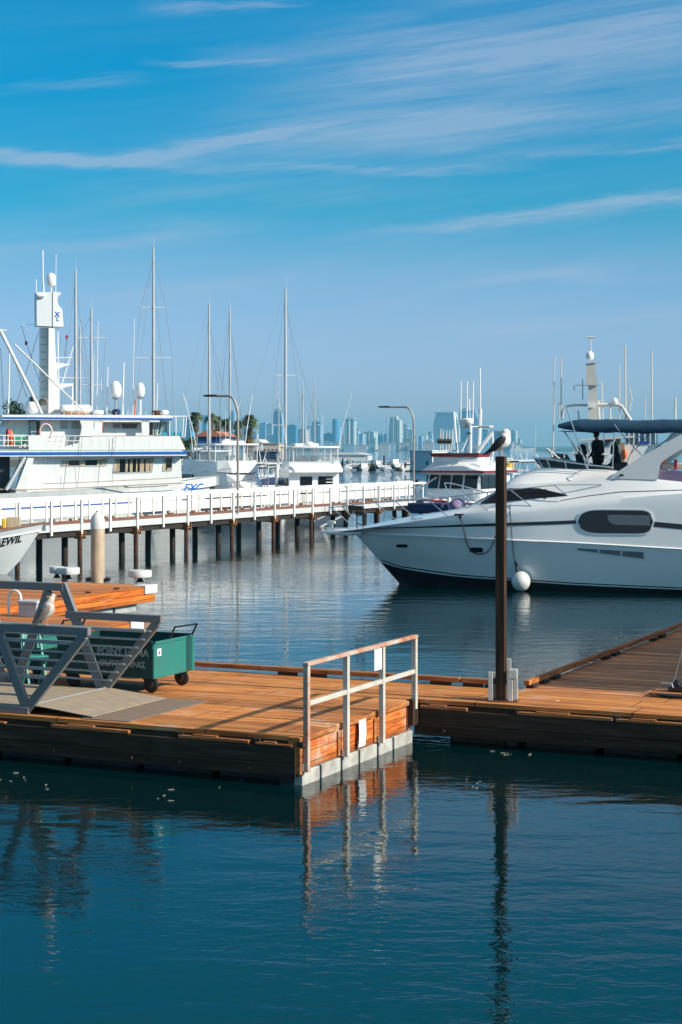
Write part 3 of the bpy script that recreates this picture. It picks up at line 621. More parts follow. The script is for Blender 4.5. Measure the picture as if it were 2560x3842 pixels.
# floating bits by the dock
fb = MB(); q = random.Random(5)
for (px, py, n_, sp) in ((1900, 2835, 8, 80), (60, 2925, 5, 80), (620, 2988, 4, 70), (200, 2950, 2, 60), (1720, 2940, 6, 110), (850, 2955, 2, 60)):
    for i in range(n_):
        x, y = ground(px+q.gauss(0, sp*.55), py+q.gauss(0, 12)); a = q.uniform(0, 3.14); L = q.uniform(.01, .045); w = q.uniform(.004, .009)
        fb.slab([[(x-L*math.cos(a), y-L*math.sin(a), .006), (x-L*.8*math.cos(a)+w, y-L*.8*math.sin(a)+w, .008)], [(x+L*math.cos(a), y+L*math.sin(a), .006), (x+L*.7*math.cos(a)+w, y+L*math.sin(a)+w, .008)]], (0, 0, .004))
kind(tag(fb.build('floating_debris', mat('scum', (.42, .40, .34), .8)), 'pale scraps of foam and leaves floating beside the dock', 'debris'), 'stuff')
# ================================================================== PEOPLE
def person(label, frame, x, y, z, ang, pose='stand', top=None, hat=False, s=1.0, group=None, hood=False, shrug=0):
    top = top or cloth
    o = root('person', label, 'person', frame.W(x, y, z), frame.a+ang, group)
    if pose == 'stand': J = dict(pel=(0, 0, .95), spine=(.02, 0, 1.18), chest=(.03, 0, 1.38), neck=(.05, 0, 1.53), head=(.08, 0, 1.66),
        sh=(.02, .19, 1.44), el=(-.02, .26, 1.15), wr=(.18, .20, 1.0), hip=(0, .10, .92), kn=(.03, .11, .50), an=(0, .12, .08), toe=(.17, .13, .04))
    else: J = dict(pel=(0, 0, .50), spine=(.0, 0, .72), chest=(.04, 0, .94), neck=(.08, 0, 1.10), head=(.12, 0, 1.23),
        sh=(.03, .19, 1.00), el=(.08, .27, .74), wr=(.30, .20, .66), hip=(.02, .11, .48), kn=(.45, .14, .50), an=(.47, .14, .08), toe=(.63, .15, .04))
    def sk(name, edges, rad, m, sub=2, rt=0):
        names = []; vs = []; es = []
        for a, b in edges:
            for q in (a, b):
                if q not in names: names.append(q); vs.append(q if False else PT[q])
            es.append((names.index(a), names.index(b)))
        me = bpy.data.meshes.new(name); me.from_pydata(vs, es, []); me.materials.append(m)
        ob = bpy.data.objects.new(name, me); COL.objects.link(ob); ob.parent = o
        md = ob.modifiers.new('skin', 'SKIN'); ob.modifiers.new('sub', 'SUBSURF').levels = sub; ob.modifiers['sub'].render_levels = sub
        for i, q in enumerate(names):
            r_ = rad[q[:-1] if q[-1] in 'LR' and q[:-1] in rad else q]; me.skin_vertices[0].data[i].radius = (r_, r_)
            me.skin_vertices[0].data[i].use_root = (i == rt)
        me.update(); return ob
    PT = {}
    for k, p in J.items():
        p = tuple(c*s for c in p)
        if k in ('pel', 'spine', 'chest', 'neck', 'head'): PT[k] = p
        else: PT[k+'L'] = p; PT[k+'R'] = (p[0]+(.03 if k in ('el', 'kn') else 0), -p[1], p[2])
    for sd_ in 'LR':
        w = Vector(PT['wr'+sd_]); e = Vector(PT['el'+sd_]); d = (w-e).normalized(); sg = 1 if sd_ == 'L' else -1; lat = Vector((0, -sg, 0))
        PT['palm'+sd_] = tuple(w+d*.06)
        for i, L in enumerate((.070, .080, .075, .058)):
            b = w+d*.085+lat*(.027-.018*i); PT[f'f{i}a'+sd_] = tuple(b); PT[f'f{i}b'+sd_] = tuple(b+d*L*.55+Vector((0, 0, -.008))); PT[f'f{i}c'+sd_] = tuple(b+d*L*.85+Vector((0, 0, -.035)))
        PT['ta'+sd_] = tuple(w+d*.04+lat*.035); PT['tb'+sd_] = tuple(w+d*.075+lat*.055)
    E = [('pel', 'spine'), ('spine', 'chest'), ('chest', 'neck'), ('neck', 'head')]; rad = dict(pel=.12, spine=.105, chest=.12, neck=.05, head=.09, sh=.055, el=.04, wr=.028, hip=.085, kn=.055, an=.04, toe=.03, palm=.030, ta=.012, tb=.009)
    for i in range(4): rad[f'f{i}a'], rad[f'f{i}b'], rad[f'f{i}c'] = .010, .009, .008
    for q in 'LR':
        E += [('chest', 'sh'+q), ('sh'+q, 'el'+q), ('el'+q, 'wr'+q), ('wr'+q, 'palm'+q), ('pel', 'hip'+q), ('hip'+q, 'kn'+q), ('kn'+q, 'an'+q), ('an'+q, 'toe'+q), ('wr'+q, 'ta'+q), ('ta'+q, 'tb'+q)]
        for i in range(4): E += [('palm'+q, f'f{i}a'+q), (f'f{i}a'+q, f'f{i}b'+q), (f'f{i}b'+q, f'f{i}c'+q)]
    sk('body', E, rad, skin, 2)
    JE = [('pel', 'spine'), ('spine', 'chest'), ('chest', 'neck')]; jr = dict(pel=.155, spine=.15, chest=.165, neck=.075, sh=.095, el=.068, wr=.045)
    for q in 'LR': JE += [('chest', 'sh'+q), ('sh'+q, 'el'+q), ('el'+q, 'wr'+q)]
    sk('jacket', JE, jr, top)
    TE = []; tr_ = dict(pel=.14, hip=.105, kn=.075, an=.055)
    for q in 'LR': TE += [('pel', 'hip'+q), ('hip'+q, 'kn'+q), ('kn'+q, 'an'+q)]
    sk('trousers', TE, tr_, cloth2)
    hx, hy, hz = PT['head']
    MB().ball((hx+.005, 0, hz+.03), .088, .075, .115, 12, 8).build('face', skin, o, smooth=True)
    MB().tube([(hx+.085, 0, hz+.045), (hx+.108, 0, hz+.012), (hx+.08, 0, hz+.005)], [.008, .014, .010], 6).build('nose', skin, o)
    MB().ball((hx-.015, 0, hz+.055), .100, .088, .108, 14, 9).build('hair', cloth2, o, smooth=True)
    if hat: MB().lathe([(.17, .0), (.175, .008), (.11, .02), (.105, .10), (.085, .125), (.03, .13)], (hx, 0, hz+.085), 20).build('hat', cloth2, o, smooth=True)
    if hood: MB().tube([(hx-.03, 0, hz-.18), (hx-.03, 0, hz-.02), (hx-.02, 0, hz+.09), (hx, 0, hz+.15)], [.15, .135, .12, .04], 12).build('hood', top, o, smooth=True)
    sh = MB(); [sh.bev(PT['an'+q][0]-.08, PT['toe'+q][0]+.06, PT['an'+q][1]-.05, PT['an'+q][1]+.05, .0, .085, .02) for q in 'LR']; sh.each('shoe', black, o)
    return o

# ================================================================== MOTOR YACHT
YF = Frame(1.96, 57.9, -16.0)
C3 = lambda p: (1200+.8673*p[0], 1750+.8673*p[1])
clamp = lambda a: max(0.0, min(1.0, a))
Bw = lambda x: 1.80*(1-(1-clamp((x+.0)/6.5))**2.0)
Br = lambda x: 2.18*(1-(1-clamp((x+1.62)/7.0))**2.2)
Bt = lambda x: 2.12*(1-(1-clamp((x+2.5)/7.4))**2.3)+.02
Bs = lambda x: lerp(.55*Bt(x), 1.62, clamp((x-.5)/4)**.8)
def tab(pts, hb, c3=True):
    out = []
    for p in pts:
        q = C3(p) if c3 else p; x = 0
        for _ in range(8): x, z = YF.hit(*q, -hb(x))
        out.append((x, z))
    return smooth_tab(sorted(out))
Zr = tab([(160, 290), (300, 296), (450, 301), (800, 318), (1100, 331), (1568, 358), (1900, 376)], Br)
Zt = tab([(40, 284), (150, 274), (235, 262), (390, 240), (560, 215), (690, 197), (870, 184), (1100, 160), (1300, 140), (1568, 118), (1900, 110)], Bt)
Zb = tab([(262, 412), (340, 440), (600, 478), (840, 494), (1100, 512), (1568, 533), (1900, 543)], lambda x: Bw(x+.5))
Zs = tab([(150, 272), (390, 226), (560, 196), (640, 176), (690, 158), (770, 121), (830, 90), (907-20, 80)], Bs)
Zs = smooth_tab([p for p in Zs[::8] if p[0] < 3.2]+tab([(1900, 1824), (2020, 1815), (2152, 1806), (2291, 1790), (2450, 1797), (2560, 1808), (2800, 1830)], Bs, False)[::8])
Zc = tab([(40, 281), (150, 268), (235, 252), (390, 220), (560, 191), (640, 172), (690, 152), (770, 106), (815, 64), (860, 36), (960, 6), (1100, 6), (1273, 12), (1330, 30), (1900, 60)], lambda x: .95*clamp((x+2)/5))
def section(x):
    zt, zr, zb, zs, zc = (interp(T, x) for T in (Zt, Zr, Zb, Zs, Zc))
    stem = clamp((-x)/1.55) if x < 0 else 0
    zk = -.45 if x >= 0 else min(-x/.93, zr-.02)           # raked stem
    zb = max(zb, zk+.02) if x < 0 else zb
    bw, br, bt, bs = Bw(x), Br(x), Bt(x), Bs(x)
    zw = max(0, zk+.01)
    if x < -1.5: zk = zr-.06; zw = zk+.01; zb = zk+.02
    zs = max(zs, zt+.01); zc = max(zc, zs+.01)
    well = 3.25 if x > 6.3 else zc
    bc = min(.95*clamp((x+2)/5), bs*.93)
    P_ = [(0, zk), (bw*.7, lerp(zk, zw, .5)), (bw, zw), (lerp(bw, br, .12)+.0, zb)]
    for t in (.35, .62, .85): P_.append((lerp(lerp(bw, br, .12), br-.035, t**.8), lerp(zb, zr-.035, t)))
    P_ += [(br-.03, zr-.03), (br, zr), (br-.045, zr+.035)]
    ins = br-.05
    for t in (.3, .6, .85): P_.append((lerp(ins, bt*.97, t), lerp(zr+.04, zt, t)))
    P_ += [(bt*.95, zt+.0)]
    for t in (.25, .55, .8): P_.append((lerp(bt*.93, bs, t**.9), lerp(zt, zs, t)))
    P_ += [(bs, zs), (bs-.05 if bs > .2 else bs*.9, zs+.03*(zc-zs))]
    for t in (.4, .8): P_.append((lerp(bs-.05, bc, t), lerp(zs, zc, t**.75)))
    P_ += [(bc, zc), (max(bc-.08, bc*.8), min(zc, lerp(zc, well, 1))), (0, well+(.03 if well == zc else 0))]
    return P_
def H(x, z):
    S_ = section(x)
    best = S_[0][0]
    for (a, za), (b, zb_) in zip(S_[2:19], S_[3:20]):
        if min(za, zb_) <= z <= max(za, zb_)+1e-9:
            t = (z-za)/(zb_-za) if abs(zb_-za) > 1e-6 else 0; best = lerp(a, b, t)
    return best
def onhull(px, py, off=.012):
    x, z, yl = 0, 1, -1.5
    for _ in range(14): x, z = YF.hit(px, py, yl); yl = -H(x, z)*.6+yl*.4
    return (x, yl-off, z)
yc = root('motor_yacht', 'large grey white motor yacht with teal canopy moored on the right', 'yacht', (1.96, 57.9, 0), YF.a)
XS = [-2.55+.12*i for i in range(24)]+[.33+.2*i for i in range(64)]
rows = []
for x in XS:
    s_ = section(x); rows.append([(x, -y, z) for y, z in s_]+[(x, y, z) for y, z in reversed(s_[:-1])])
hb = MB().loft(rows); n_ = len(rows[0]); hb.f.append(tuple(range((len(rows)-1)*n_, len(rows)*n_))); hb.f.append(tuple(reversed(range(n_))))
hullo = hb.build('hull', hull_grey, yc, smooth=28)
# black boot top is part of the same skin: faces below the paint line take the black paint
hullo.data.materials.append(mat('black_antifouling', (.006, .006, .008), .3, coat=.2))
for p in hullo.data.polygons:
    c = p.center
    if all(hullo.data.vertices[i].co.z <= interp(Zb, hullo.data.vertices[i].co.x)+.03 for i in p.vertices) and c.z < 1.15 and c.x > -1.3: p.material_index = 1
def strip(top, bot, n=40, off=.012, m=None, name='stripe', parent=yc, th=.02):
    """panel following the hull skin between two measured curves"""
    r1 = []; tx0, tx1 = top[0][0], top[-1][0]
    for i in range(n+1):
        px = lerp(tx0, tx1, i/n); a = interp(top, px); b = interp(bot, px)
        r1.append([onhull(px, lerp(a, b, k/4), off) for k in range(5)])
    return MB().slab(r1, (0, th, 0)).build(name, m, parent, smooth=40)
T3 = lambda pts: [C3(p) for p in pts]
strip(T3([(235, 266), (430, 261), (600, 252), (770, 245), (1000, 237), (1118, 232)]), T3([(235, 270), (430, 266), (600, 261), (770, 258), (1000, 252), (1118, 247)]), 60, .008, blackp, 'black_stripe')
strip(T3([(1440, 238), (1568, 250), (1800, 262)]), T3([(1440, 260), (1568, 272), (1800, 285)]), 16, .008, blackp, 'black_stripe')
strip(T3([(270, 404), (345, 430), (600, 467), (840, 485), (1100, 503), (1568, 524), (1800, 532)]), T3([(270, 408), (345, 435), (600, 472), (840, 489), (1100, 507), (1568, 528), (1800, 536)]), 60, .010, blackp, 'pin_stripe')
strip(T3([(1040, 147), (1150, 127), (1300, 108), (1568, 100), (1800, 98)]), T3([(1040, 150), (1150, 131), (1300, 112), (1568, 104), (1800, 102)]), 30, .006, mat('grey_line', (.12, .13, .14), .4), 'knuckle_line')  # dark strip drawn along the house knuckle in place of a modelled crease
# long oval side window
def oval(x0, x1, ycen, h, slant=0):
    t, b = [], []
    for i in range(25):
        u = -1+2*i/24; x = lerp(x0, x1, (u+1)/2); e = 1-abs(u)**(9 if u > 0 else 5); e = max(e, .0)**.5
        t.append((x, ycen-h*e+slant*u)); b.append((x, ycen+h*e+slant*u))
    return t, b
tp, bt_ = oval(1110, 1450, 239, 56, 1); strip(T3(tp), T3(bt_), 50, .022, white, 'window_frame')
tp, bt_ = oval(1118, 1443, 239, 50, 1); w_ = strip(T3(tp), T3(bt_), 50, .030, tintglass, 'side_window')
strip([(2282, 1932), (2300, 1931), (2440, 1934)], [(2282, 1950), (2300, 1968), (2440, 1972)], 12, .034, mat('reflection_gloss', (.13, .15, .16), .04, metal=.5), 'reflection_patch', w_)  # lighter glossy patch stands for a reflection in the window
# cabin side window and forward screen
strip([(1806, 1884), (1868, 1846), (1910, 1832), (2020, 1831), (2128, 1856)], [(1806, 1891), (1868, 1887), (1910, 1881), (2020, 1869), (2128, 1860)], 40, .012, tintglass, 'cabin_window')
strip([(1750, 1903), (1800, 1876), (1866, 1841)], [(1750, 1908), (1800, 1886), (1866, 1846)], 16, .012, mat('sky_reflection_glass', (.05, .13, .22), .05, spec=.9), 'windscreen')  # sky reflection put into the blue of the screen
for a, b in ((1975, 1983), (2045, 2052)): strip([(a, 1834), (b, 1836)], [(a, 1873), (b, 1868)], 2, .020, blackp, 'window_mullion')
# vents and port lights
strip(T3([(1104, 349), (1250, 357), (1413, 368)]), T3([(1112, 362), (1250, 388), (1400, 404)]), 24, .006, white, 'vent_frame')
for a, b in ((1116, 1204), (1212, 1302), (1310, 1402)):
    ya = lambda x: lerp(353, 372, (x-1110)/300); yb = lambda x: lerp(363, 401, (x-1110)/290)
    strip(T3([(a, ya(a)), (b, ya(b))]), T3([(a, yb(a)-2), (b, yb(b)-2)]), 8, .016, mat('vent_grey', (.16, .17, .18), .6), 'vent')
for x0, x1, yc_, h in ((329, 382, 344, 7), (648, 708, 362, 11)):
    tp, bt_ = oval(x0-4, x1+4, yc_, h+3); strip(T3(tp), T3(bt_), 14, .008, white, 'port_rim')
    tp, bt_ = oval(x0, x1, yc_, h); strip(T3(tp), T3(bt_), 14, .018, tintglass, 'port_light')
t_ = onhull(1540, 1953); text('Axets', 'name_lettering', .20, mat('dark_script', (.05, .05, .06), .4), yc, (t_[0], t_[1]-.02, t_[2]), (R(90), 0, R(-11)), shear=.4, ext=.003)
# pulpit with roller, anchor gear and bow light
MB().prism([(-2.75, -.12), (-2.6, -.24), (-1.9, -.32), (-1.2, -.5), (-1.2, .5), (-1.9, .32), (-2.6, .24), (-2.75, .12)], 1.655, 1.735, 'xy').build('pulpit', white, yc)
MB().lathe([(.10, 0), (.075, .05), (.07, .20), (.14, .23), (.16, .27), (.14, .33), (.05, .345)], (-2.42, .12, 1.735), 16).build('bow_light', white_d, yc, smooth=True)
g = MB(); g.tube([(-1.45, -.12, 1.78), (-1.45, -.12, 2.55)], .02, 7); g.bev(-1.75, -1.2, -.2, -.06, 2.45, 2.60, .03); g.bev(-1.50, -1.15, -.2, -.06, 2.28, 2.42, .02)
g.tube([(-1.3+.16*math.cos(a*.42), -.13, 2.12+.16*math.sin(a*.42)) for a in range(16)], .014, 6); g.tube([(-1.2, -.1, 2.5), (-1.25, -.1, 1.8)], .02, 6); g.build('anchor_gear', black, yc, smooth=True)
MB().bar((-2.2, 0, 1.70), (-1.6, 0, 1.60), .12, .10).build('anchor_roller', steel, yc)
# bow rail
for sgn in (-1, 1):
    tops = []; rl = MB()
    for (a, b) in (((1246, 1904), (1319, 1970)), ((1408, 1886), (1488, 1951)), ((1605, 1874), (1682, 1936)), ((1752, 1856), (1845, 1922)), ((1916, 1838), (1999, 1901)), ((2079, 1820), (2131, 1858))):
        x0 = YF.hit(*b, 0)[0]
        for _ in range(5): yb = -.93*Bt(x0); x0, z0 = YF.hit(*b, yb)
        x1, z1 = YF.hit(*a, yb*.98)
        tops.append((x1, -sgn*yb*.98*-1 if False else sgn*-yb*.98, z1)); rl.tube([(x0, sgn*-yb, z0-.02), (x1, sgn*-yb*.98, z1)], .016, 7)
    rl.each('stanchion', steel, yc, smooth=True)
    end = YF.hit(2260, 1812, -1.75); MB().tube([(tops[0][0]-.25, 0, tops[0][2]-.02)]+tops+[(end[0], sgn*1.75, end[1]-.05)], .016, 7).build('bow_rail', steel, yc, smooth=True)
# cleat, mooring line loop, fender
c0 = onhull(1728, 1938); ck = MB(); ck.tube([(c0[0]-.2, c0[1]+.03, c0[2]+.06), (c0[0]+.2, c0[1]+.03, c0[2]+.06)], .028, 7); ck.bev(c0[0]-.05, c0[0]+.05, c0[1], c0[1]+.08, c0[2]-.08, c0[2]+.05, .01); ck.build('cleat', black, yc, smooth=True)
def hang(pts, r=.016, m=ropeb, name='mooring_line', off=.05):
    P_ = [Vector(onhull(*p, off)) for p in pts]; MB().tube(P_, r, 6).build(name, m, yc, smooth=True)
hang([(1730, 1945), (1740, 1975), (1745, 2005), (1752, 2035), (1765, 2060), (1785, 2078), (1805, 2080), (1830, 2072), (1848, 2045), (1862, 2010), (1868, 1985)])
hang([(1915, 1892), (1917, 1940), (1922, 2010), (1928, 2070), (1936, 2130), (1940, 2150)], .012)
fx = onhull(1962, 2185, .02); fnd = root('fender_buoy', 'round white inflatable fender hanging against the yacht hull', 'fender', YF.W(fx[0], fx[1]-.30, .34), YF.a)
MB().ball((0, 0, -.02), .30, .30, .32, 20, 14).build('ball', white_d, fnd, smooth=True)
MB().tube([(-.10, 0, .26), (-.13, 0, .38), (-.16, .05, .50), (-.18, .1, .62)], [.07, .05, .035, .012], 9).build('eye', black, fnd, smooth=True)
# flybridge coaming screen
xa, za = YF.hit(2304, 1764, -1.02); xb, zb0 = YF.hit(2045, 1757, -.95)
gl, fr = MB(), MB(); base, topc = [], []
for i in range(17):
    t = i/16; ang = math.pi*(t-.5); 
for (x, y, h, lean) in ((xa, -1.02, .02, 0), (xa-.8, -1.02, .10, -.02), (xa-1.5, -1.0, .20, -.06), (xb+.2, -.96, .28, -.14), (xb-.05, -.75, .30, -.22), (xb-.2, -.4, .31, -.26), (xb-.25, 0, .31, -.27), (xb-.2, .4, .31, -.26), (xb-.05, .75, .30, -.22), (xb+.2, .96, .28, -.14), (xa-1.5, 1.0, .2, -.06), (xa-.8, 1.02, .1, -.02), (xa, 1.02, .02, 0)):
    base.append((x, y, 3.86)); topc.append((x+lean, y*1.02, 3.90+h))
MB().slab([base, topc], (.012, 0, .002)).build('flybridge_screen', mat('smoked_glass', (.03, .05, .055), .06, spec=.8, alpha=.8), yc)
MB().tube(topc, .024, 7).build('screen_rail', white, yc, smooth=True)
m_ = MB(); [m_.tube([base[i], topc[i]], .018, 6) for i in (2, 3, 4, 6, 8, 9)]; m_.each('screen_post', white, yc, smooth=True)
# raked radar arch, each side plus cross beam
outer = [(2291, 1796), (2304, 1779), (2420, 1706), (2500, 1661), (2560, 1629), (2640, 1592), (2720, 1572)]; inner = [(2800, 1585), (2700, 1622), (2560, 1683), (2500, 1722), (2481, 1737), (2474, 1752), (2468, 1800)]
for sgn in (-1, 1):
    poly = [YF.hit(*p, -1.62) for p in outer+inner]
    ya_, yb_ = (-1.68, -1.48) if sgn < 0 else (1.48, 1.68); MB().prism(poly, ya_, yb_).build('radar_arch_side', hull_grey, yc)
q = YF.hit(2700, 1590, -1.6); MB().bev(q[0]-.3, q[0]+.5, -1.7, 1.7, q[1]-.1, q[1]+.06, .03).build('arch_beam', hull_grey, yc)
i0 = YF.hit(2478, 1760, -1.4); i1 = YF.hit(2545, 1738, -1.4)
MB().bev(i0[0], i0[0]+1.6, -1.3, 1.3, i0[1], i1[1], .03).build('cockpit_seat', mat('beige_vinyl', (.66, .58, .48), .6, var=.15), yc)
cv = [YF.hit(*p, -1.52) for p in ((2472, 1762), (2500, 1768), (2530, 1760), (2545, 1765), (2575, 1770), (2640, 1780), (2640, 1822), (2560, 1812), (2520, 1806), (2474, 1796))]
MB().prism(cv, -1.60, -1.34).build('mauve_cover', purple, yc)
MB().bev(i1[0]-.12, i1[0]-.02, -1.45, -1.35, i0[1], i1[1]+.12, .02).build('red_strap', red, yc)
i2 = YF.hit(2482, 1734, -1.3); MB().ball((i2[0]+.08, -1.35, i2[1]+.05), .08, .05, .08).build('orange_light', orange_p, yc, smooth=True)
# bimini
x0 = YF.hit(2094, 1590, -1.2)[0]; x1 = x0+5.2; Z0 = 5.05; rows = []
for i in range(27):
    t = i/26; x = lerp(x0, x1, t); sag = .03*math.sin(t*9.4)+.02*math.sin(t*23); e = min(1, t*9); r_ = []
    for (y, z) in ((-1.30, Z0+.0), (-1.33, Z0+.09), (-1.31, Z0+.20), (-1.2, Z0+.30), (-.9, Z0+.37), (-.4, Z0+.40), (0, Z0+.41), (.4, Z0+.40), (.9, Z0+.37), (1.2, Z0+.30), (1.31, Z0+.2), (1.33, Z0+.09), (1.30, Z0)):
        zz = Z0+.22+(z-Z0-.22)*(.35+.65*e)-t*.02; r_.append((x+rr.uniform(-.01, .01), y*(.9+.1*e), zz+sag*.5+.012*math.sin(i*2.1+y*3)))
    rows.append(r_)
MB().slab(rows, (0, 0, -.01)).build('canopy', teal_canvas, yc, smooth=60)
MB().slab([[(lerp(x0, x1, i/26)+.03, y, Z0+.02-.02*i/26+.01*math.sin(i*1.3)) for y in (-1.27, -.6, 0, .6, 1.27)] for i in range(27)], (0, 0, -.008)).build('canopy_lining', teal_canvas, yc, smooth=60)
MB().tube([Vector(YF.hit(2306, 1592, -1.36)).to_3d() and (YF.hit(2306, 1592, -1.36)[0], -1.36, YF.hit(2306, 1592, -1.36)[1]), (YF.hit(2325, 1618, -1.34)[0], -1.34, YF.hit(2325, 1618, -1.34)[1])], .012, 6).build('canopy_seam', steel, yc)
for a, b, y, r_ in (((2110, 1612), (2216, 1745), -1.25, .018), ((2128, 1535), (2205, 1760), -1.34, .020), ((2305, 1620), (2299, 1760), -1.22, .018), ((2266, 1620), (2268, 1700), 1.2, .018), ((2330, 1625), (2408, 1708), -1.2, .013), ((2395, 1640), (2350, 1740), 1.1, .011),
                    ((2387, 1625), (2440, 1680), -1.2, .011), ((2440, 1622), (2416, 1652), -1.2, .010), ((2370, 1700), (2410, 1658), 1.0, .012), ((2560, 1605), (2450, 1690), -1.2, .014), ((2207, 1709), (2207, 1760), -1.05, .02), ((2118, 1616), (2170, 1700), 1.2, .014)):
    A_, B_ = YF.hit(*a, y), YF.hit(*b, y); MB().tube([(A_[0], y, A_[1]), (B_[0], y, B_[1])], r_, 7).build('canopy_strut', steel if r_ > .014 else black, yc, smooth=True)
g1 = [YF.hit(*p, -1.2) for p in ((2195, 1764), (2160, 1778), (2146, 1795), (2150, 1806))]; MB().tube([(a, -1.42-.05*i, b+.02) for i, (a, b) in enumerate(g1)], .014, 6).build('grab_rail', steel, yc, smooth=True)
h0 = YF.hit(2335, 1782, -1.6); MB().bev(h0[0]-.06, h0[0]+.06, -1.72, -1.6, h0[1]-.03, h0[1]+.03, .015).build('side_light', black, yc)
cs = YF.hit(2330, 1745, -.6); cc_ = MB(); cc_.bev(cs[0]-.22, cs[0]+.22, -.9, -.5, 3.3, cs[1]+.1, .04); cc_.build('helm_seat', black, yc)
gr2 = 'people on the flybridge of the motor yacht'
xs = YF.hit(2245, 1700, 0)[0]; person('person in dark coat and brimmed hat standing under the teal canopy', YF, xs, 0, 3.27, R(150), 'stand', hat=True, group=gr2, s=1.0)
xs = YF.hit(2178, 1700, -.3)[0]; person('person in dark navy hood seated left of the standing one under the canopy', YF, xs, -.35, 3.27, R(-20), 'sit', hood=True, s=1.0, group=gr2)
xs = YF.hit(2318, 1700, -.3)[0]; person('person in black hood seated right of the standing one under the canopy', YF, xs, -.3, 3.27, R(200), 'sit', top=cloth2, hood=True, s=1.02, group=gr2)
bench = MB(); bench.bev(xs-.25, xs+.35, -.6, .2, 3.27, 3.72, .03); bench.build('bench', white, yc)
b2 = YF.hit(2178, 1700, -.3)[0]; MB().bev(b2-.35, b2+.2, -.65, .1, 3.27, 3.72, .03).build('bench', white, yc)
# unseen boat added outside the frame on the far side of the finger dock: it casts the shade on the planks
# boat that shades the finger dock, placed unseen on its far side
SB = droot('shade_boat', 'unseen white cabin boat added to shade the finger dock from its far side', 'boat', 6.4, 6.3, 0)
MB().loft([[(-1.5, y, 0), (-1.7, y, 1.3), (0, y, 1.35), (1.7, y, 1.3), (1.5, y, 0)] for y in (0, 2, 6, 9)]+[[(-1, 11.5, 0), (-1.2, 11.5, 1.45), (0, 11.5, 1.5), (1.2, 11.5, 1.45), (1, 11.5, 0)], [(-.1, 13, 0), (-.1, 13.4, 1.6), (0, 13.4, 1.6), (.1, 13.4, 1.6), (.1, 13, 0)]], caps=True).build('hull', white, SB)
MB().bev(-1.45, 1.45, .2, 9.5, 1.3, 3.6, .1).bev(-1.6, 1.6, 0, 10, 3.61, 3.72, .03).build('cabin', white, SB)
MB().each('none', white) if False else None
w_ = MB(); [w_.bev(-1.47, -1.44, y, y+1.1, 2.3, 3.1, .01) for y in (.8, 2.4, 4, 5.6, 7.2)]; w_.each('window', tintglass, SB)

# ================================================================== PIER
PU, K0, DK = -28.45, 33.4, 2.11
pier = droot('pier', 'white railed pier with red plank walkway on rusty and black piles', 'pier', 0, 0, 0)
MB().box(PU-2.35, PU, 6, 78, 1.42, 1.5).build('walkway', pierdeck, pier)
grw = mat('pale_beam', (.58, .60, .60), .6, var=.2, vs=4, bump=.3)
MB().bev(PU, PU+.06, 6, 78, 1.26, 1.53, .006).bev(PU-2.42, PU-2.352, 6, 78, 1.26, 1.53, .006).build('edge_beam', grw, pier)
MB().box(PU-2.1, PU-.05, 6, 78, 1.02, 1.41).build('stringer', darkwood, pier)
nr = droot('pier_railing', 'white railing on the near side of the pier with open gaps', 'railing', 0, 0, 0)
fr_ = droot('pier_railing', 'white boarded railing on the far side of the pier', 'railing', 0, 0, 0)
MB().bev(PU+.0, PU+.17, 6, 78, 2.46, 2.56, .01).build('top_rail', white_paint, nr)
MB().bev(PU-2.46, PU-2.34, 6, 78, 2.46, 2.54, .01).build('top_rail', white_paint, fr_)
MB().bev(PU-2.37, PU-2.34, 6, 78, 2.155, 2.455, .004).build('upper_board', white_paint, fr_)
MB().bev(PU-2.37, PU-2.34, 6, 78, 1.66, 2.085, .004).build('lower_board', white_paint, fr_)
pq = random.Random(8)
for k in range(-12, 21):
    v = K0+DK*k
    MB().bev(PU+.062, PU+.14, v-.06, v+.06, 1.12+(.0 if k % 2 else -.02), 2.458, .008).build('post', white_paint, nr)
    for dv in (0, DK/2): MB().bev(PU-2.338, PU-2.28, v+dv-.045, v+dv+.045, 1.5, 2.455, .006).build('post', white_paint, fr_)
    if k % 2 == 0:
        MB().tube([(PU+.02, v, -1.2), (PU+.02, v, 1.0)], .095, 12).build('rusty_pile', mat('pile_steel', (.085, .035, .02), .85, var=.6, vs=5, bump=.4), pier, smooth=True)
        s_ = MB(); s_.bev(PU-.14, PU+.2, v-.17, v-.125, .92, 1.22, .01); s_.bev(PU-.14, PU+.2, v+.125, v+.17, .92, 1.22, .01); s_.bev(PU-.1, PU+.17, v-.12, v+.12, 1.0, 1.06, .01)
        s_.build('pile_saddle', mat('orange_rust', (.42, .17, .05), .85, var=.6, vs=6, bump=.5), pier)
        for uu, dv in ((PU-.95, pq.uniform(.3, .5)), (PU-1.95, pq.uniform(-.2, .1))):
            MB().tube([(uu, v+dv, -1.2), (uu+pq.uniform(-.05, .05), v+dv, 1.2)], .13, 10).build('timber_pile', darkwood, pier, smooth=True)
        MB().bev(PU-2.3, PU+.05, v-.12, v+.12, .95, 1.12, .01).build('cross_beam', darkwood, pier)
wb = MB(); q = random.Random(4)
for k in range(40): v = q.uniform(34, 74); wb.bev(PU-2.25, PU-2.1, v, v+q.uniform(.05, .2), 1.501, 1.501+q.uniform(.05, .14), .01)
wb.each('cleat', mat('brown_cleat', (.2, .11, .05), .8), pier)
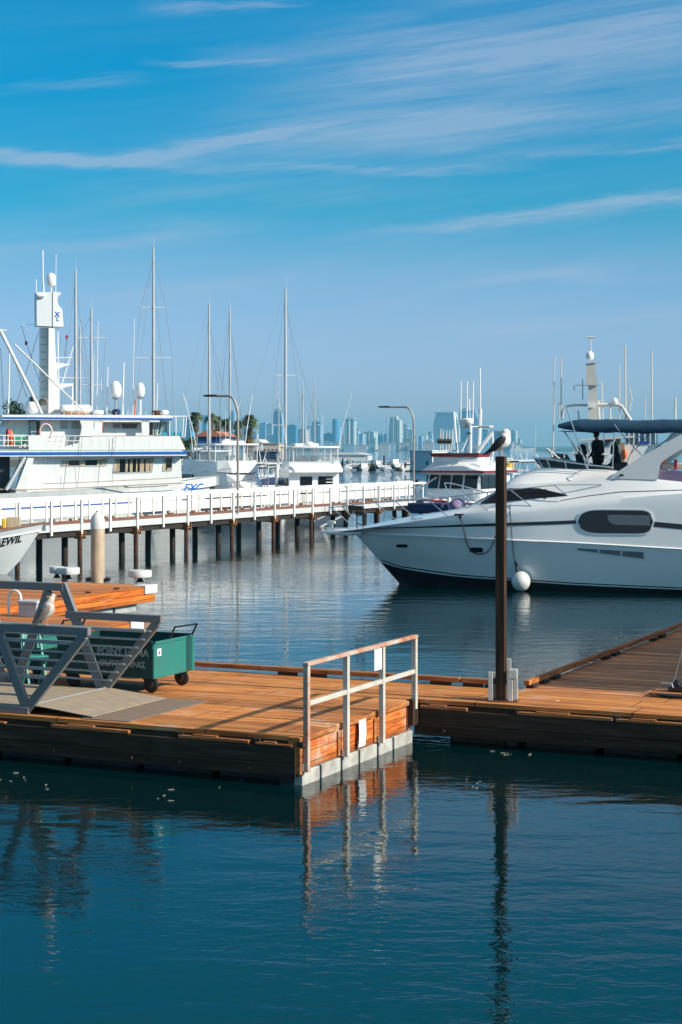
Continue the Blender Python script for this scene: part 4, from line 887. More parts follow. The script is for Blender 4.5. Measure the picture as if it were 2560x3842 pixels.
for lab, v, top, arm in (('curved arm street lamp on the pier beside the white sport boats', 50.7, 7.0, 1.55), ('curved arm street lamp at the far end of the pier', 72.1, 6.95, 1.95)):
    L_ = droot('street_lamp', lab, 'lamp', PU+.11, v, 1.5, 0, 'curved street lamps on the pier'); h = top-1.5
    r_ = .95; pts = [(0, 0, 0), (0, 0, h-r_*1.1)]+[(-r_*.55*(1-math.cos(a)), 0, h-r_*1.1+r_*1.1*math.sin(a)) for a in [math.pi/2*i/9 for i in range(1, 10)]]
    pts += [(-arm+.35, 0, h)]
    MB().tube(pts, [.06]*2+[.055]*9+[.045], 10).build('pole', mat('lamp_pole', (.36, .32, .29), .5, metal=.3, var=.2), L_, smooth=True)
    MB().loft([[(x, w*math.cos(a), h+.02+t*math.sin(a)) for a in [math.pi*2*i/10 for i in range(10)]] for x, w, t in ((-arm+.45, .05, .04), (-arm+.25, .11, .06), (-arm-.15, .12, .055), (-arm-.3, .05, .03))], closed=True, caps=True).build('lamp_head', black, L_, smooth=True)

# ================================================================== generic hull
def hull_mb(L, B, z_bow, z_st, rake=1.0, fine=2.2, tw=.85, n=18, dk=.12, chine=.78):
    """x forward from the transom (0) to the stem (L)"""
    rows = []
    for i in range(n+1):
        t = i/n; e = 1-max(0, (t-.3)/.7)**fine; b = B/2*lerp(tw, 1, min(1, t/.3))*max(e, .0)
        z = lerp(z_st, z_bow, t**1.8); xx = lambda f: L*t+rake*(f-1)*t**3
        r_ = [(xx(0), 0, -.4), (xx(.2), b*chine*.75, 0), (xx(.6), b*chine*1.06, z*.5), (xx(.95), b*.985, z-.12), (xx(.96), b+.03*min(1, b), z-.11), (xx(1), b+.02*min(1, b), z), (xx(1), b*.93, z+.005), (xx(1), b*.92, z-dk), (xx(1), 0, z-dk+.04)]
        rows.append([(x, -y, zz) for x, y, zz in r_]+[(x, y, zz) for x, y, zz in reversed(r_[:-1])])
    m = MB().loft(rows); k = len(rows[0]); m.f.append(tuple(range(k))); return m
def edge_rail(o, L, B, z0, z1, h, x0, x1, n=6, r=.02, m=steel, fine=2.2):
    for s_ in (-1, 1):
        tops = []; st = MB()
        for i in range(n+1):
            x = lerp(x0, x1, i/n); t = x/L; b = B/2*(1-max(0, (t-.3)/.7)**fine)*.93; z = lerp(z1, z0, t**1.8)
            tops.append((x, s_*b, z+h)); st.tube([(x-.08, s_*b, z), (x, s_*b, z+h)], r, 6)
        st.each('stanchion', m, o, smooth=True); MB().tube(tops, r*1.15, 6).build('hand_rail', m, o, smooth=True)
def whip(o, x, y, z, h, r=.018, lean=(0, 0), name='antenna', m=None):
    return MB().tube([(x, y, z), (x+lean[0]*.4, y+lean[1]*.4, z+h*.5), (x+lean[0], y+lean[1], z+h)], [r, r*.8, r*.45], 6).build(name, m or white, o, smooth=True)
def radome(o, x, y, z, r, h):
    return MB().lathe([(r*.35, 0), (r*.8, h*.1), (r, h*.3), (r*1.0, h*.55), (r*.86, h*.78), (r*.5, h*.95), (.02, h)], (x, y, z), 18).build('radome', white, o, smooth=True)

# ================================================================== LONG RANGE BOAT (left)
EF = Frame(-7.25, 102.5, 17.0); NY = -3.2
eb = root('passenger_boat', 'big white two deck boat with blue stripes and tall mast tower at left', 'boat', (-7.25, 102.5, 0), R(17))
bw_ = mat('white_hull_paint', (.82, .82, .80), .4, var=.16, vs=2.2, stretch=(2, 2, .35), bump=.08, bs=3)
h_ = lambda px, py, y=NY: YHIT(EF, px, py, y)
def YHIT(F, px, py, y): a, b = F.hit(px, py, y); return (a, y, b)
def ePoly(pts, y0, y1, y=NY): return MB().prism([EF.hit(*p, y) for p in pts], y0, y1)
rows = []
for i in range(26):
    t = i/25; x = -t*26; b = 3.3*(1-(1-min(1, t/.42))**2.3); zs_ = interp([(-26, 1.9), (-14, 2.0), (-9, 2.25), (-4, 2.55), (0, 2.95)], x)
    xr = lambda f: x-(1-f)*2.2*(1-t)**3
    r_ = [(xr(0), 0, -.5), (xr(.1), b*.8, 0), (xr(.5), b*.93, 1.0), (xr(.9), b, zs_-.1), (xr(1), b+.04, zs_), (xr(1), b-.1, zs_), (xr(1), b-.12, zs_-.6), (xr(1), 0, zs_-.55)]
    rows.append([(p, -q_, w) for p, q_, w in r_]+[(p, q_, w) for p, q_, w in reversed(r_[:-1])])
MB().loft(rows, caps=False).build('hull', bw_, eb, smooth=30)
hs = MB(); hs.slab([[(x, -(3.3*(1-(1-min(1, -x/26/.42))**2.3))-.02, interp([(-26, .7), (-13, 1.13), (-5, 1.56), (-1.8, 1.74)], x)+dz) for dz in (-.10, .10)] for x in [-1.8-24*i/30 for i in range(31)]], (0, .02, 0)); hs.build('hull_stripe', blue_p, eb)
ePoly([(129, 1712), (686, 1706), (690, 1822), (690, 1900), (103, 1900), (103, 1850)], -2.7, 2.7).build('main_house', bw_, eb)
ePoly([(103, 1860), (103, 1845), (129, 1712), (107, 1712), (60, 1838), (60, 1860)], -3.1, -2.705).build('stair_side', bw_, eb)
st_ = MB()
for i in range(9):
    a = EF.hit(lerp(84, 38, i/8), lerp(1722, 1832, i/8), -2.95); st_.bev(a[0]-.14, a[0]+.16, -3.35, -2.72, a[1]-.02, a[1]+.02, .004)
st_.each('stair_tread', galv, eb)
for dy in (-3.38, -2.74): A_, B_ = EF.hit(92, 1715, -3), EF.hit(22, 1838, -3); MB().bar((A_[0], dy, A_[1]), (B_[0], dy, B_[1]), .04, .16).build('stair_stringer', grw, eb)
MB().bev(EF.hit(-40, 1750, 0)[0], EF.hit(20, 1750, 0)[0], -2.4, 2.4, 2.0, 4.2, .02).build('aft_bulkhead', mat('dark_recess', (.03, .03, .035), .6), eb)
# second deck slab with blue stripe, solid bulwark, upper house, roof
ePoly([(-60, 1687), (676, 1687), (700, 1699), (700, 1710), (-60, 1713)], -3.2, 3.2).build('upper_deck', bw_, eb)
ePoly([(-60, 1697), (700.5, 1694), (702, 1704), (-60, 1708)], -3.225, -3.202).build('blue_stripe', blue_p, eb)
ePoly([(-60, 1688.5), (690, 1686), (692, 1688), (-60, 1690.5)], -3.22, -3.202).build('green_stripe', mat('pale_green', (.25, .5, .3), .5), eb)
ePoly([(108, 1687), (108, 1636), (118, 1633), (170, 1632), (184, 1640), (185, 1676), (255, 1672), (296, 1661), (330, 1645), (352, 1636), (674, 1636), (697, 1687)], -3.19, -3.08).build('bulwark', bw_, eb)
rl = MB()
for px in (208, 230, 252, 278): A_, B_ = h_(px+6, 1634), h_(px-4, 1674); rl.tube([A_, B_], .025, 6)
for py in (1635, 1654): rl.tube([h_(184, py+1), h_(300 if py > 1640 else 345, py)], .025, 6)
rl.each('bulwark_rail', white, eb, smooth=True)
MB().bar(EF.W and h_(345, 1636, -3.13), h_(674, 1635, -3.13), .12, .03).build('teak_cap', mat('teak', (.30, .12, .06), .6, var=.3), eb)
def er(y): return lambda *a: YHIT(EF, *a, y)
roofz = [EF.hit(10, 1576, NY)[1], EF.hit(10, 1558, NY)[1]]
ePoly([(8, 1574), (8, 1556), (300, 1556), (640, 1558), (648, 1562), (648, 1576), (350, 1576)], -3.2, 3.2).build('roof', bw_, eb)
ePoly([(8, 1564), (647, 1569), (648, 1575), (8, 1571)], -3.22, -3.202).build('roof_stripe', blue_p, eb)
ePoly([(48, 1574), (115, 1574), (115, 1690), (20, 1690), (30, 1600)], -2.3, 2.3).build('aft_cabin', bw_, eb)
ePoly([(140, 1577), (600, 1577), (600, 1688), (140, 1688)], -2.5, 2.5, -2.5).build('upper_house', bw_, eb)
for pts in ([(300, 1577), (360, 1577), (352, 1590), (352, 1640), (296, 1662), (308, 1600)], [(357, 1577), (386, 1577), (384, 1590), (384, 1640), (350, 1640)], [(531, 1577), (560, 1577), (560, 1640), (534, 1640)], [(352, 1577), (600, 1577), (600, 1583), (352, 1583)]):
    ePoly(pts, -3.17, -3.06).build('pillar', bw_, eb)
def win(pts, y, glass=tintglass, name='window', parent=eb, proud=.015, F=EF, fr=True, frm=None, frw=3):
    P_ = [F.hit(*p, y) for p in pts]; w = MB().prism(P_, y-proud, y-.002).build(name, glass, parent)
    if fr:
        cx = sum(p[0] for p in P_)/len(P_); cz = sum(p[1] for p in P_)/len(P_); f = MB(); k = .06
        for a, b in zip(P_, P_[1:]+P_[:1]): f.bar((a[0], y-proud-.006, a[1]), (b[0], y-proud-.006, b[1]), .045, .02, (0, 1, 0))
        f.build('frame', frm or grw, w)
    return w
w1 = win([(228, 1749), (234, 1727), (405, 1723), (399, 1747)], -2.7); w2 = win([(424, 1775), (431, 1721), (578, 1719), (571, 1771)], -2.7); w3 = win([(611, 1767), (617, 1719), (648, 1717), (645, 1766)], -2.7)
def cur(w, px0, px1, py0, py1): P_ = [EF.hit(*p, -2.7) for p in ((px0, py1), (px0+1.5, py0), (px1+1.5, py0), (px1, py1))]; MB().prism(P_, -2.7195, -2.7155).build('curtain', curtain, w)
for a, b in ((234, 257), (301, 319), (364, 378), (380, 402)): cur(w1, a, b, 1727, 1746)
for a, b in ((426, 441), (443, 448), (470, 479), (487, 497), (510, 515), (524, 540), (546, 560), (562, 573)): cur(w2, a, b, 1723, 1770)
for a, b in ((613, 622), (626, 643)): cur(w3, a, b, 1720 if a < 620 else 1755, 1765)
win([(423, 1606), (425, 1588), (453, 1588), (453, 1606)], -2.5, mat('grey_glass', (.18, .2, .22), .1)); win([(456, 1608), (457, 1587), (518, 1588), (512, 1608)], -2.5)
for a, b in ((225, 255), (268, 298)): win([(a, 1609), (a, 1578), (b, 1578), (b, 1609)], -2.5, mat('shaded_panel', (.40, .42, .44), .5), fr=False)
win([(557, 1634), (562, 1583), (575, 1583), (575, 1634)], -2.6, tintglass); win([(585, 1630), (587, 1584), (611, 1584), (602, 1630)], -2.6, mat('green_glass', (.02, .12, .11), .05))
ePoly([(556, 1580), (640, 1580), (632, 1640), (556, 1640)], -2.45, 2.45, -2.45).build('wheelhouse', mat('wheelhouse_glass', (.05, .16, .20), .06, spec=.9), eb)
gf = MB()
for a, b in (((648, 1562), (700, 1562)), ((690, 1562), (684, 1640)), ((700, 1562), (694, 1640)), ((660, 1564), (660, 1636)), ((600, 1564), (588, 1640)), ((636, 1564), (636, 1640))): gf.tube([h_(*a, -2.6), h_(*b, -2.6)], .035, 6)
gf.each('screen_frame', white, eb, smooth=True)
ePoly([(600, 1622), (690, 1622), (688, 1638), (600, 1638)], -2.55, -2.53).build('screen_panel', mat('blue_panel', (.03, .3, .42), .3), eb)
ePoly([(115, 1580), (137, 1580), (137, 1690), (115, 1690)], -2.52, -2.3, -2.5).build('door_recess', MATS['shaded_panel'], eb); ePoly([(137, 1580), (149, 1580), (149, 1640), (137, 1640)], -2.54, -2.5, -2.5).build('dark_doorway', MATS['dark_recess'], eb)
# aft rail, hand rails, lines
ar = MB()
for px in (14, 30, 54, 80, 108): ar.tube([h_(px, 1632), h_(px, 1676)], .03, 6)
for py in (1633, 1652, 1672): ar.tube([h_(-30, py), h_(108, py+1)], .028, 6)
ar.each('aft_rail', white, eb, smooth=True)
sr = MB(); sr.tube([h_(160, 1815), h_(290, 1811), h_(450, 1803), h_(625, 1795), h_(675, 1791)], .022, 6); sr.tube([h_(-20, 1836), h_(110, 1836), h_(240, 1833), h_(420, 1824), h_(690, 1812)], .03, 6)
sr.each('side_rail', mat('brown_rail', (.42, .30, .24), .5), eb, smooth=True)
ln = MB()
for a, b in (((309, 1634), (291, 1828)), ((434, 1636), (420, 1826)), ((281, 1750), (286, 1828)), ((420, 1640), (423, 1690))): ln.tube([h_(*a, -3.3), h_(*b, -3.35)], .012, 5)
ln.each('line', rope, eb)
text('EXC', 'bow_lettering', .68, blue_p, eb, (-2.55, -1.94, 2.02), (R(88), 0, R(31)), shear=.5, bold=.02, sx=1.1)
for p in ((40, 1655, 11, orange_p, 'gas_bottle'), (30, 1650, 9, red, 'gas_bottle')):
    a = h_(p[0], p[1]+18, -2.9); MB().lathe([(.12, 0), (.13, .1), (.13, .7), (.08, .82), (.03, .9)], a, 12).build(p[4], p[3], eb, smooth=True)
a = h_(70, 1665, -2.6); MB().bev(a[0]-.3, a[0]+.35, -2.9, -2.3, a[2], a[2]+.4, .03).build('green_crate', mat('green_crate', (.02, .28, .14), .5), eb)
a = h_(172, 1612, -3.05); MB().tube([(a[0]+.33*math.cos(k*.35), -3.07, a[2]-.1+.42*math.sin(k*.35)) for k in range(19)], .055, 8).build('life_ring', mat('red_white_ring', (.6, .12, .08), .5, var=.9, vs=2.5, col2=(.75, .7, .66)), eb, smooth=True)
a = h_(384, 1605, -3.1); MB().lathe([(.07, -.25), (.07, .22), (.03, .3)], a, 10).build('extinguisher', red, eb, smooth=True)
# tower mast
tw = MB(); 
def twp(pts, y0, y1): return ePoly(pts, y0, y1, 0)
twp([(152, 1552), (152, 1230), (178, 1230), (180, 1552)], -.05, .55).build('mast_back', bw_, eb)
twp([(178, 1552), (179, 1232), (201, 1232), (205, 1330), (213, 1440), (222, 1552)], -.45, .45).build('mast_trunk', bw_, eb)
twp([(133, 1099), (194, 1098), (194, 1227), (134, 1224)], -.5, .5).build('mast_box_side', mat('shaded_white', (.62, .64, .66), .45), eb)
twp([(194, 1098), (224, 1100), (224, 1106), (214, 1113), (211, 1128), (214, 1146), (222, 1156), (228, 1162), (230, 1175), (233, 1213), (234, 1228), (194, 1227)], -.55, .55).build('mast_box', bw_, eb)
tx = EF.hit(205, 1188, -.6); text('X', 'mast_lettering', .40, blue_p, eb, (tx[0], -.556, tx[1]), bold=.015, shear=.1); tx = EF.hit(212, 1203, -.6); text('L', 'mast_lettering', .28, blue_p, eb, (tx[0], -.556, tx[1]), bold=.015)
twp([(207, 1361), (259, 1366), (259, 1371), (240, 1374), (222, 1382), (211, 1392)], -.25, .25).build('radar_bracket', bw_, eb); twp([(212, 1440), (274, 1439), (274, 1447), (245, 1452), (222, 1464), (214, 1472)], -.25, .25).build('radar_bracket', bw_, eb)
hb_ = lambda px, py, y=0: YHIT(EF, px, py, y)
mm = MB()
for a, b, r_ in (((161, 1050), (165, 1098), .05), ((160, 938), (161, 1050), .045), ((135, 1048), (136, 1098), .03), ((210, 953), (209, 1098), .022), ((192, 1075), (192, 1098), .05), ((217, 1230), (222, 1550), .03), ((82, 1217), (133, 1217), .012), ((210, 1342), (272, 1341), .025), ((275, 1300), (230, 1450), .03), ((272, 1450), (272, 1550), .05), ((225, 1416), (283, 1418), .02)):
    mm.tube([hb_(*a), hb_(*b)], r_, 7)
mm.each('mast_spar', white, eb, smooth=True)
a = hb_(192, 1076); radome(eb, a[0], 0, a[2], .27, .82); a = hb_(153, 1108, -.6); MB().lathe([(.1, -.2), (.14, 0), (.1, .2)], a, 12, 'x').build('searchlight', white, eb, smooth=True)
for i in range(11): a = hb_(164, 1265+28*i, -.07); MB().bev(a[0]-.17, a[0]+.17, -.10, -.055, a[2], a[2]+.02, .003).build('mast_rung', galv, eb)
bm_ = MB(); bm_.tube([hb_(0, 1237, -2.5), hb_(157, 1552, -3.0)], [.10, .085], 9); bm_.tube([hb_(55, 1292, -2.0), hb_(320, 1548, -2.6)], [.05, .045], 8); bm_.each('boom', white_d, eb, smooth=True)
MB().bev(hb_(-14, 1240, -2.5)[0], hb_(24, 1240, -2.5)[0], -2.6, -2.4, hb_(0, 1240, -2.5)[2]-.04, hb_(0, 1240, -2.5)[2]+.06, .02).build('boom_head', white_d, eb)
sty = MB()
for a, b in (((145, 1245), (50, 1550)), ((100, 1290), (148, 1430)), ((80, 1220), (100, 1290)), ((250, 1265), (243, 1340)), ((60, 1370), (100, 1490)), ((2, 1305), (14, 1550))): sty.tube([hb_(*a, .6), hb_(*b, .6)], .014, 5)
sty.each('stay', ropeb, eb)
for px, py in ((96, 1285), (248, 1262)):
    a = hb_(px, py, .6); MB().slab([[(a[0]-.02, .6, a[2]+.12), (a[0]-.05, .6, a[2]-.12)], [(a[0]+.14, .62, a[2]+.02), (a[0]+.06, .62, a[2]-.16)]], (0, .01, 0)).build('signal_flag', red, eb)
# dishes and clutter on the roof
for px, top, bot, r_, h_px in ((434, 1434, 1494, .34, 1.0), (527, 1440, 1492, .26, .88)):
    a = hb_(px, bot, -1); o_ = radome(eb, a[0], -1, a[2], r_, h_px); MB().tube([(a[0], -1, a[2]), hb_(px, 1556, -1)], .055, 8).build('dish_post', galv if px < 500 else white, eb, smooth=True); MB().lathe([(.05, -.1), (.25, .02), (.2, .06)], a, 12).build('dish_cup', galv, eb, smooth=True)
for px, top, r_ in ((366, 1205, .028), (403, 1376, .04), (463, 1358, .055), (502, 1196, .028), (590, 1435, .035), (380, 1420, .02), (34, 1320, .05), (350, 1330, .02), (482, 1490, .03), (508, 1500, .06)):
    a, b = hb_(px-3, 1556, -.5), hb_(px+2, top, -.5); MB().tube([a, b], [r_, r_*.7], 7).build('whip_antenna', white if px != 508 else orange_p, eb, smooth=True)
for x0, x1, y0, y1, m in ((225, 282, 1519, 1548, white), (266, 340, 1519, 1550, white), (97, 145, 1500, 1552, white), (345, 385, 1540, 1556, white_d), (110, 135, 1486, 1510, blackp), (150, 175, 1495, 1520, gullbrown), (425, 448, 1535, 1556, navy), (575, 600, 1540, 1557, rust), (600, 628, 1539, 1557, white), (232, 330, 1546, 1554, mat('wood_trim', (.4, .2, .1), .6))):
    a, b = EF.hit(x0, y1, -1.2), EF.hit(x1, y0, -1.2); c = (b[1]-a[1])*.28; MB().bev(a[0], b[0], -1.7, -.6, a[1], b[1], max(.02, min(c, .2))).build('roof_gear', m, eb, smooth=50)
ls = MB()
for i in range(14): x0 = 240+i*28; ls.tube([hb_(x0, 1556, -2.6), hb_(x0, 1546, -2.6)], .015, 5)
ls.each('roof_stanchion', white, eb)

# ================================================================== GREY BOW AT THE LEFT EDGE
AF = Frame(*at(172, 62.5)[:2], 8.0)
ab = root('fishing_boat', 'white wooden bow with black serif letters poking in at the left edge', 'boat', (AF.ox, AF.oy, 0), AF.a)
rows = []
for i in range(22):
    t = i/21; x = -t*9; b = 1.9*(1-(1-min(1, t/.6))**2.1)+.02; zs_ = interp([(-9, 1.25), (-4, 1.45), (-1.6, 1.62), (0, 1.86)], x)
    xr = lambda f: x-(1-f)*1.45*(1-t)**2
    r_ = [(xr(0), 0, -.4), (xr(.05), b*.35, 0), (xr(.35), b*.62, .45), (xr(.7), b*.86, zs_*.65), (xr(.97), b, zs_-.05), (xr(.975), b+.05, zs_-.04), (xr(1), b+.05, zs_+.03), (xr(1), b-.12, zs_+.03), (xr(1), b-.12, zs_-.3), (xr(1), 0, zs_-.28)]
    rows.append([(p, -q_, w) for p, q_, w in r_]+[(p, q_, w) for p, q_, w in reversed(r_[:-1])])
ho = MB().loft(rows).build('hull', mat('off_white_hull', (.64, .66, .66), .35, var=.08, vs=1), ab, smooth=30)
ho.data.materials.append(mat('blue_grey_bottom', (.08, .16, .25), .5)); ho.data.materials.append(mat('teak_cap_rail', (.33, .16, .11), .6, var=.4, vs=6))
for p in ho.data.polygons:
    n = p.index % (len(rows[0])-1)
    if n in (0, 17): p.material_index = 1
    if n in (5, 6, 11, 12): p.material_index = 2
lt = mat('black_lettering', (.01, .01, .012), .5)
def on_bow(x, z):
    """half-breadth of the bow skin at (x, z)"""
    t = -x/9
    for _ in range(12):
        xb = -t*9; b = 1.9*(1-(1-min(1, max(t, 0)/.6))**2.1)+.02; zs_ = interp([(-9, 1.25), (-4, 1.45), (-1.6, 1.62), (0, 1.86)], xb)
        tb = [(0, b*.35, .05), (.45, b*.62, .35), (zs_*.65, b*.86, .7), (zs_-.05, b, .97)]
        for (z0, y0, f0), (z1, y1, f1) in zip(tb, tb[1:]):
            if z <= z1: break
        u = (z-z0)/(z1-z0); yy = lerp(y0, y1, u); t += (xb-(1-lerp(f0, f1, u))*1.45*(1-t)**2-x)/9
    return yy
nm_ = text('AEWIL', 'bow_lettering', .40, lt, ab, (0, 0, 0), (0, 0, 0), shear=.42, bold=.012, ext=.004, sx=1)
for v in nm_.data.vertices:
    x = -1.78+v.co.x*.78; z = .98+v.co.y+.17*v.co.x; d = v.co.z; v.co = (x, -on_bow(x, z)-.012-d, z)
for x0, x1, y0, y1, z, h, m in ((-2.0, -1.75, -.5, -.3, 1.55, .62, white_d), (-1.55, -1.4, -.2, -.05, 1.6, .42, yellow), (-1.4, -.9, .0, .35, 1.6, .45, tan), (-2.6, -2.2, -.6, .5, 1.3, .5, gullbrown), (-1.9, -1.2, -.25, .25, 1.5, .18, rust)):
    MB().bev(x0, x1, y0, y1, z, z+h, .03).build('deck_gear', m, ab)

# ================================================================== SAILBOATS
def sailboat(label, px, Y, ytop, w=.14, spread=(), L=10, ang=70, hullm=None, cover=navy, fore=True, ybot=None):
    X = (px-1280)*Y/FPX; o = root('sailboat', label, 'sailboat', (X, Y, 0), R(ang), 'sailboats moored behind the pier'); H_ = CAM_H-(ytop-HOR)*Y/FPX
    hu = hull_mb(L, L*.3, 1.25, 1.0); hu.v = [(x-L*.55, y, z) for x, y, z in hu.v]; hu.build('hull', hullm or white, o, smooth=30)
    MB().prism([(-2.8, 1.0), (1.8, 1.1), (1.2, 1.5), (-2.6, 1.62)], -.85, .85).build('cabin', white, o)
    MB().tube([(0, 0, 1.1), (0, 0, H_*.72), (0, 0, H_)], [w/2, w/2, w*.32], 10).build('mast', mat('mast_alloy', (.50, .50, .50), .4, metal=.2, var=.15), o, smooth=True)
    MB().tube([(0, 0, 2.0), (-L*.38, 0, 1.95)], .06, 7).build('boom', white, o, smooth=True); MB().tube([(-.1, 0, 2.2), (-L*.2, 0, 2.2), (-L*.37, 0, 2.1)], [.2, .15, .08], 8).build('sail_cover', cover, o, smooth=True)
    sy = MB(); sides = []
    for f, l in spread:
        z = CAM_H-(f-HOR)*Y/FPX; ca, sa = math.cos(-R(ang)), math.sin(-R(ang)); MB().tube([(-l*ca, -l*sa, z), (l*ca, l*sa, z)], .028, 6).build('spreader', white, o); sides.append((l, z))
    ca, sa = math.cos(-R(ang)), math.sin(-R(ang))
    for s_ in (-1, 1):
        pts = [(0, 0, H_*.96)]+[(s_*l*ca, s_*l*sa, z) for l, z in sides]+[(s_*1.4*ca, s_*1.4*sa, 1.1)]; sy.tube(pts, .011, 4)
    if fore: sy.tube([(0, 0, H_*.9), (L*.44, 0, 1.3)], .012, 4); sy.tube([(0, 0, H_), (-L*.54, 0, 1.1)], .010, 4)
    sy.each('stay', rope, o); whip(o, .05, 0, H_, .8, .008); return o
sailboat('tallest sailing mast with two pairs of spreaders behind the bow of the big white boat', 576, 112, 925, .19, ((1153, .8), (1343, 1.2)), 12, 80)
sailboat('sailing mast with black lower half to the left of the palm trees', 785, 118, 1142, .17, (), 11, 60)
sailboat('slim sailing mast just right of the first pier lamp head', 863, 122, 1152, .16, (), 11, 75)
sailboat('tall sailing mast with long stays above the white sport boat with cockpit doors', 1072, 120, 1078, .20, ((1408, .75),), 12, 50)
sailboat('thick sailing mast right behind the mast tower of the big boat', 284, 125, 1010, .22, ((1418, .9),), 12, 70)
sailboat('sailing mast with flat cap between the tower and the dish domes', 343, 122, 1156, .20, ((1267, 1.0), (1444, .8)), 11, 65)
sailboat('shorter sailing mast hard against the thick one behind the tower', 300, 135, 1222, .18, (), 10, 70)
sailboat('thin bare sailing mast above the far white sport boat roof', 1137, 128, 1455, .12, (), 9, 75, fore=False)
sailboat('short pale sailing mast left of the tall stayed one', 1046, 132, 1455, .10, ((1595, .5),), 8, 60, fore=False)
sailboat('rightmost slim sailing mast before the open water', 1181, 135, 1445, .10, (), 9, 65, fore=False)

# ================================================================== SPORT BOATS
def sportfisher(label, px, Y, ang, L=12, B=4.0, zt=4.85, enc=True, aft=False, s=1.0, fy=1.0):
    X = (px-1280)*Y/FPX; o = root('sport_boat', label, 'boat', (X, Y, 0), R(ang), 'white sport boats behind the pier')
    z1 = 1.25*s; z2 = 2.25*s
    hu = hull_mb(L, B, z2, z1, rake=1.6); hu.v = [(x-L*.45, y, z) for x, y, z in hu.v]; hu.build('hull', white, o, smooth=30)
    x0, x1 = -L*.15, L*.22; hw = B*.40
    MB().loft([[(x0, -hw, z1), (x0, -hw*.95, 3.1), (x0, hw*.95, 3.1), (x0, hw, z1)], [(x1-.9, -hw*.95, z1+.2), (x1-1.3, -hw*.85, 3.1), (x1-1.3, hw*.85, 3.1), (x1-.9, hw*.95, z1+.2)], [(x1+.6, -hw*.7, z2-.25), (x1-.5, -hw*.6, 3.0), (x1-.5, hw*.6, 3.0), (x1+.6, hw*.7, z2-.25)], [(x1+1.9, -hw*.4, z2-.1), (x1+1.0, -hw*.35, z2+.1), (x1+1.0, hw*.35, z2+.1), (x1+1.9, hw*.4, z2-.1)]], closed=True, caps=True).build('house', white, o)
    MB().loft([[(x0-.5, -hw*1.02, 3.1), (x0-.5, -hw*1.05, 3.2), (x0-.5, hw*1.05, 3.2), (x0-.5, hw*1.02, 3.1)], [(x0, -hw, 3.12), (x0, -hw*.98, 3.75), (x0, hw*.98, 3.75), (x0, hw, 3.12)], [(x1-1.0, -hw*.85, 3.1), (x1-1.2, -hw*.8, 3.8), (x1-1.2, hw*.8, 3.8), (x1-1.0, hw*.85, 3.1)], [(x1-.2, -hw*.4, 3.05), (x1-.75, -hw*.45, 3.75), (x1-.75, hw*.45, 3.75), (x1-.2, hw*.4, 3.05)]], closed=True, caps=True).build('flybridge', white, o)
    tx0, tx1 = x0-.3, x1-1.3
    MB().bev(tx0-.2, tx1+.2, -hw*.92, hw*.92, zt, zt+.12, .05).build('hard_top', white, o, smooth=50)
    f_ = MB()
    for x in (tx0, (tx0+tx1)/2, tx1):
        for y in (-hw*.86, hw*.86): f_.tube([(x, y, 3.7), (x+.05, y, zt)], .03, 6)
    for y in (-.3*hw, .3*hw): f_.tube([(tx1+.1, y, 3.75), (tx1, y, zt)], .025, 6)
    f_.each('top_post', white, o, smooth=True)
    if enc: MB().box(tx0+.05, tx1-.05, -hw*.83, hw*.83, 3.76, zt-.01).build('clear_enclosure', clearvinyl, o)
    st = MB(); st.bev(x0+.8, x0+1.4, -.6, -.1, 3.2, 4.1, .05); st.bev(x0+.8, x0+1.4, .15, .65, 3.2, 4.1, .05); st.each('helm_chair', white_d, o)
    for sg in (-1, 1):
        MB().prism([(x0+.4, 2.0), (x1-1.2, 2.15), (x1-1.5, 2.75), (x0+.5, 2.75)], sg*hw*.985-.05, sg*hw*.985+.05).build('side_window', tintglass, o)
    if aft:
        MB().box(x0-.02, x0-.003, -hw*.72, -hw*.15, 1.9, 2.85).build('aft_window', tintglass, o); MB().box(x0-.02, x0-.003, hw*.08, hw*.55, 1.3, 2.85).build('cabin_door', blackp, o)
        fr = MB()
        for z in (2.1, 2.3, 2.5, 2.7): fr.tube([(x0-.05, -hw*.7, z), (x0-.05, -hw*.45, z)], .03, 5)
        fr.each('ladder_rung', white, o)
    else: MB().loft([[(x1+.62, y, 2.28), (x1-.46, y*.86, 2.92)] for y in (-hw*.6, 0, hw*.6)]).build('front_mask', mat('white_mask', (.6, .6, .6), .6), o)
    edge_rail(o, L, B, z2, z1, .65, L*.5, L*.98, 5, .018) if False else None
    rl_ = MB(); tp_ = []
    for sg in (-1, 1):
        tops = []
        for i in range(6):
            t = lerp(.55, .985, i/5); b = B/2*(1-max(0, (t-.3)/.7)**2.2)*.92; x = L*t-L*.45; z = lerp(z1, z2, t**1.8); tops.append((x+.05, sg*b, z+.65)); rl_.tube([(x-.05, sg*b, z-.02), (x+.05, sg*b, z+.65)], .018, 5)
        rl_.tube(tops, .022, 5)
    rl_.each('bow_rail', steel, o)
    for sg in (-1, 1): whip(o, x0+.5, sg*hw*.9, 3.4, 4.6, .03, (-.6, sg*.9), 'outrigger'); whip(o, tx0+.2, sg*.5, zt, 2.2, .018)
    radome(o, (tx0+tx1)/2, 0, zt+.12, .28, .3); MB().bev(tx1-.9, tx1-.5, -.75, .75, zt+.12, zt+.3, .03).build('radar_mount', white, o)
    return o
sportfisher('white sport boat seen from its bow behind the first pier lamp', 858, 108, -66, L=12, B=4.0, zt=4.72)
sportfisher('white sport boat seen from its stern with dark cabin door', 1155, 106, 105, L=11, B=4.0, zt=4.55, aft=True)
sportfisher('white sport boat turned away at the left of the bow facing one', 765, 122, 120, L=10, B=3.4, zt=4.3)

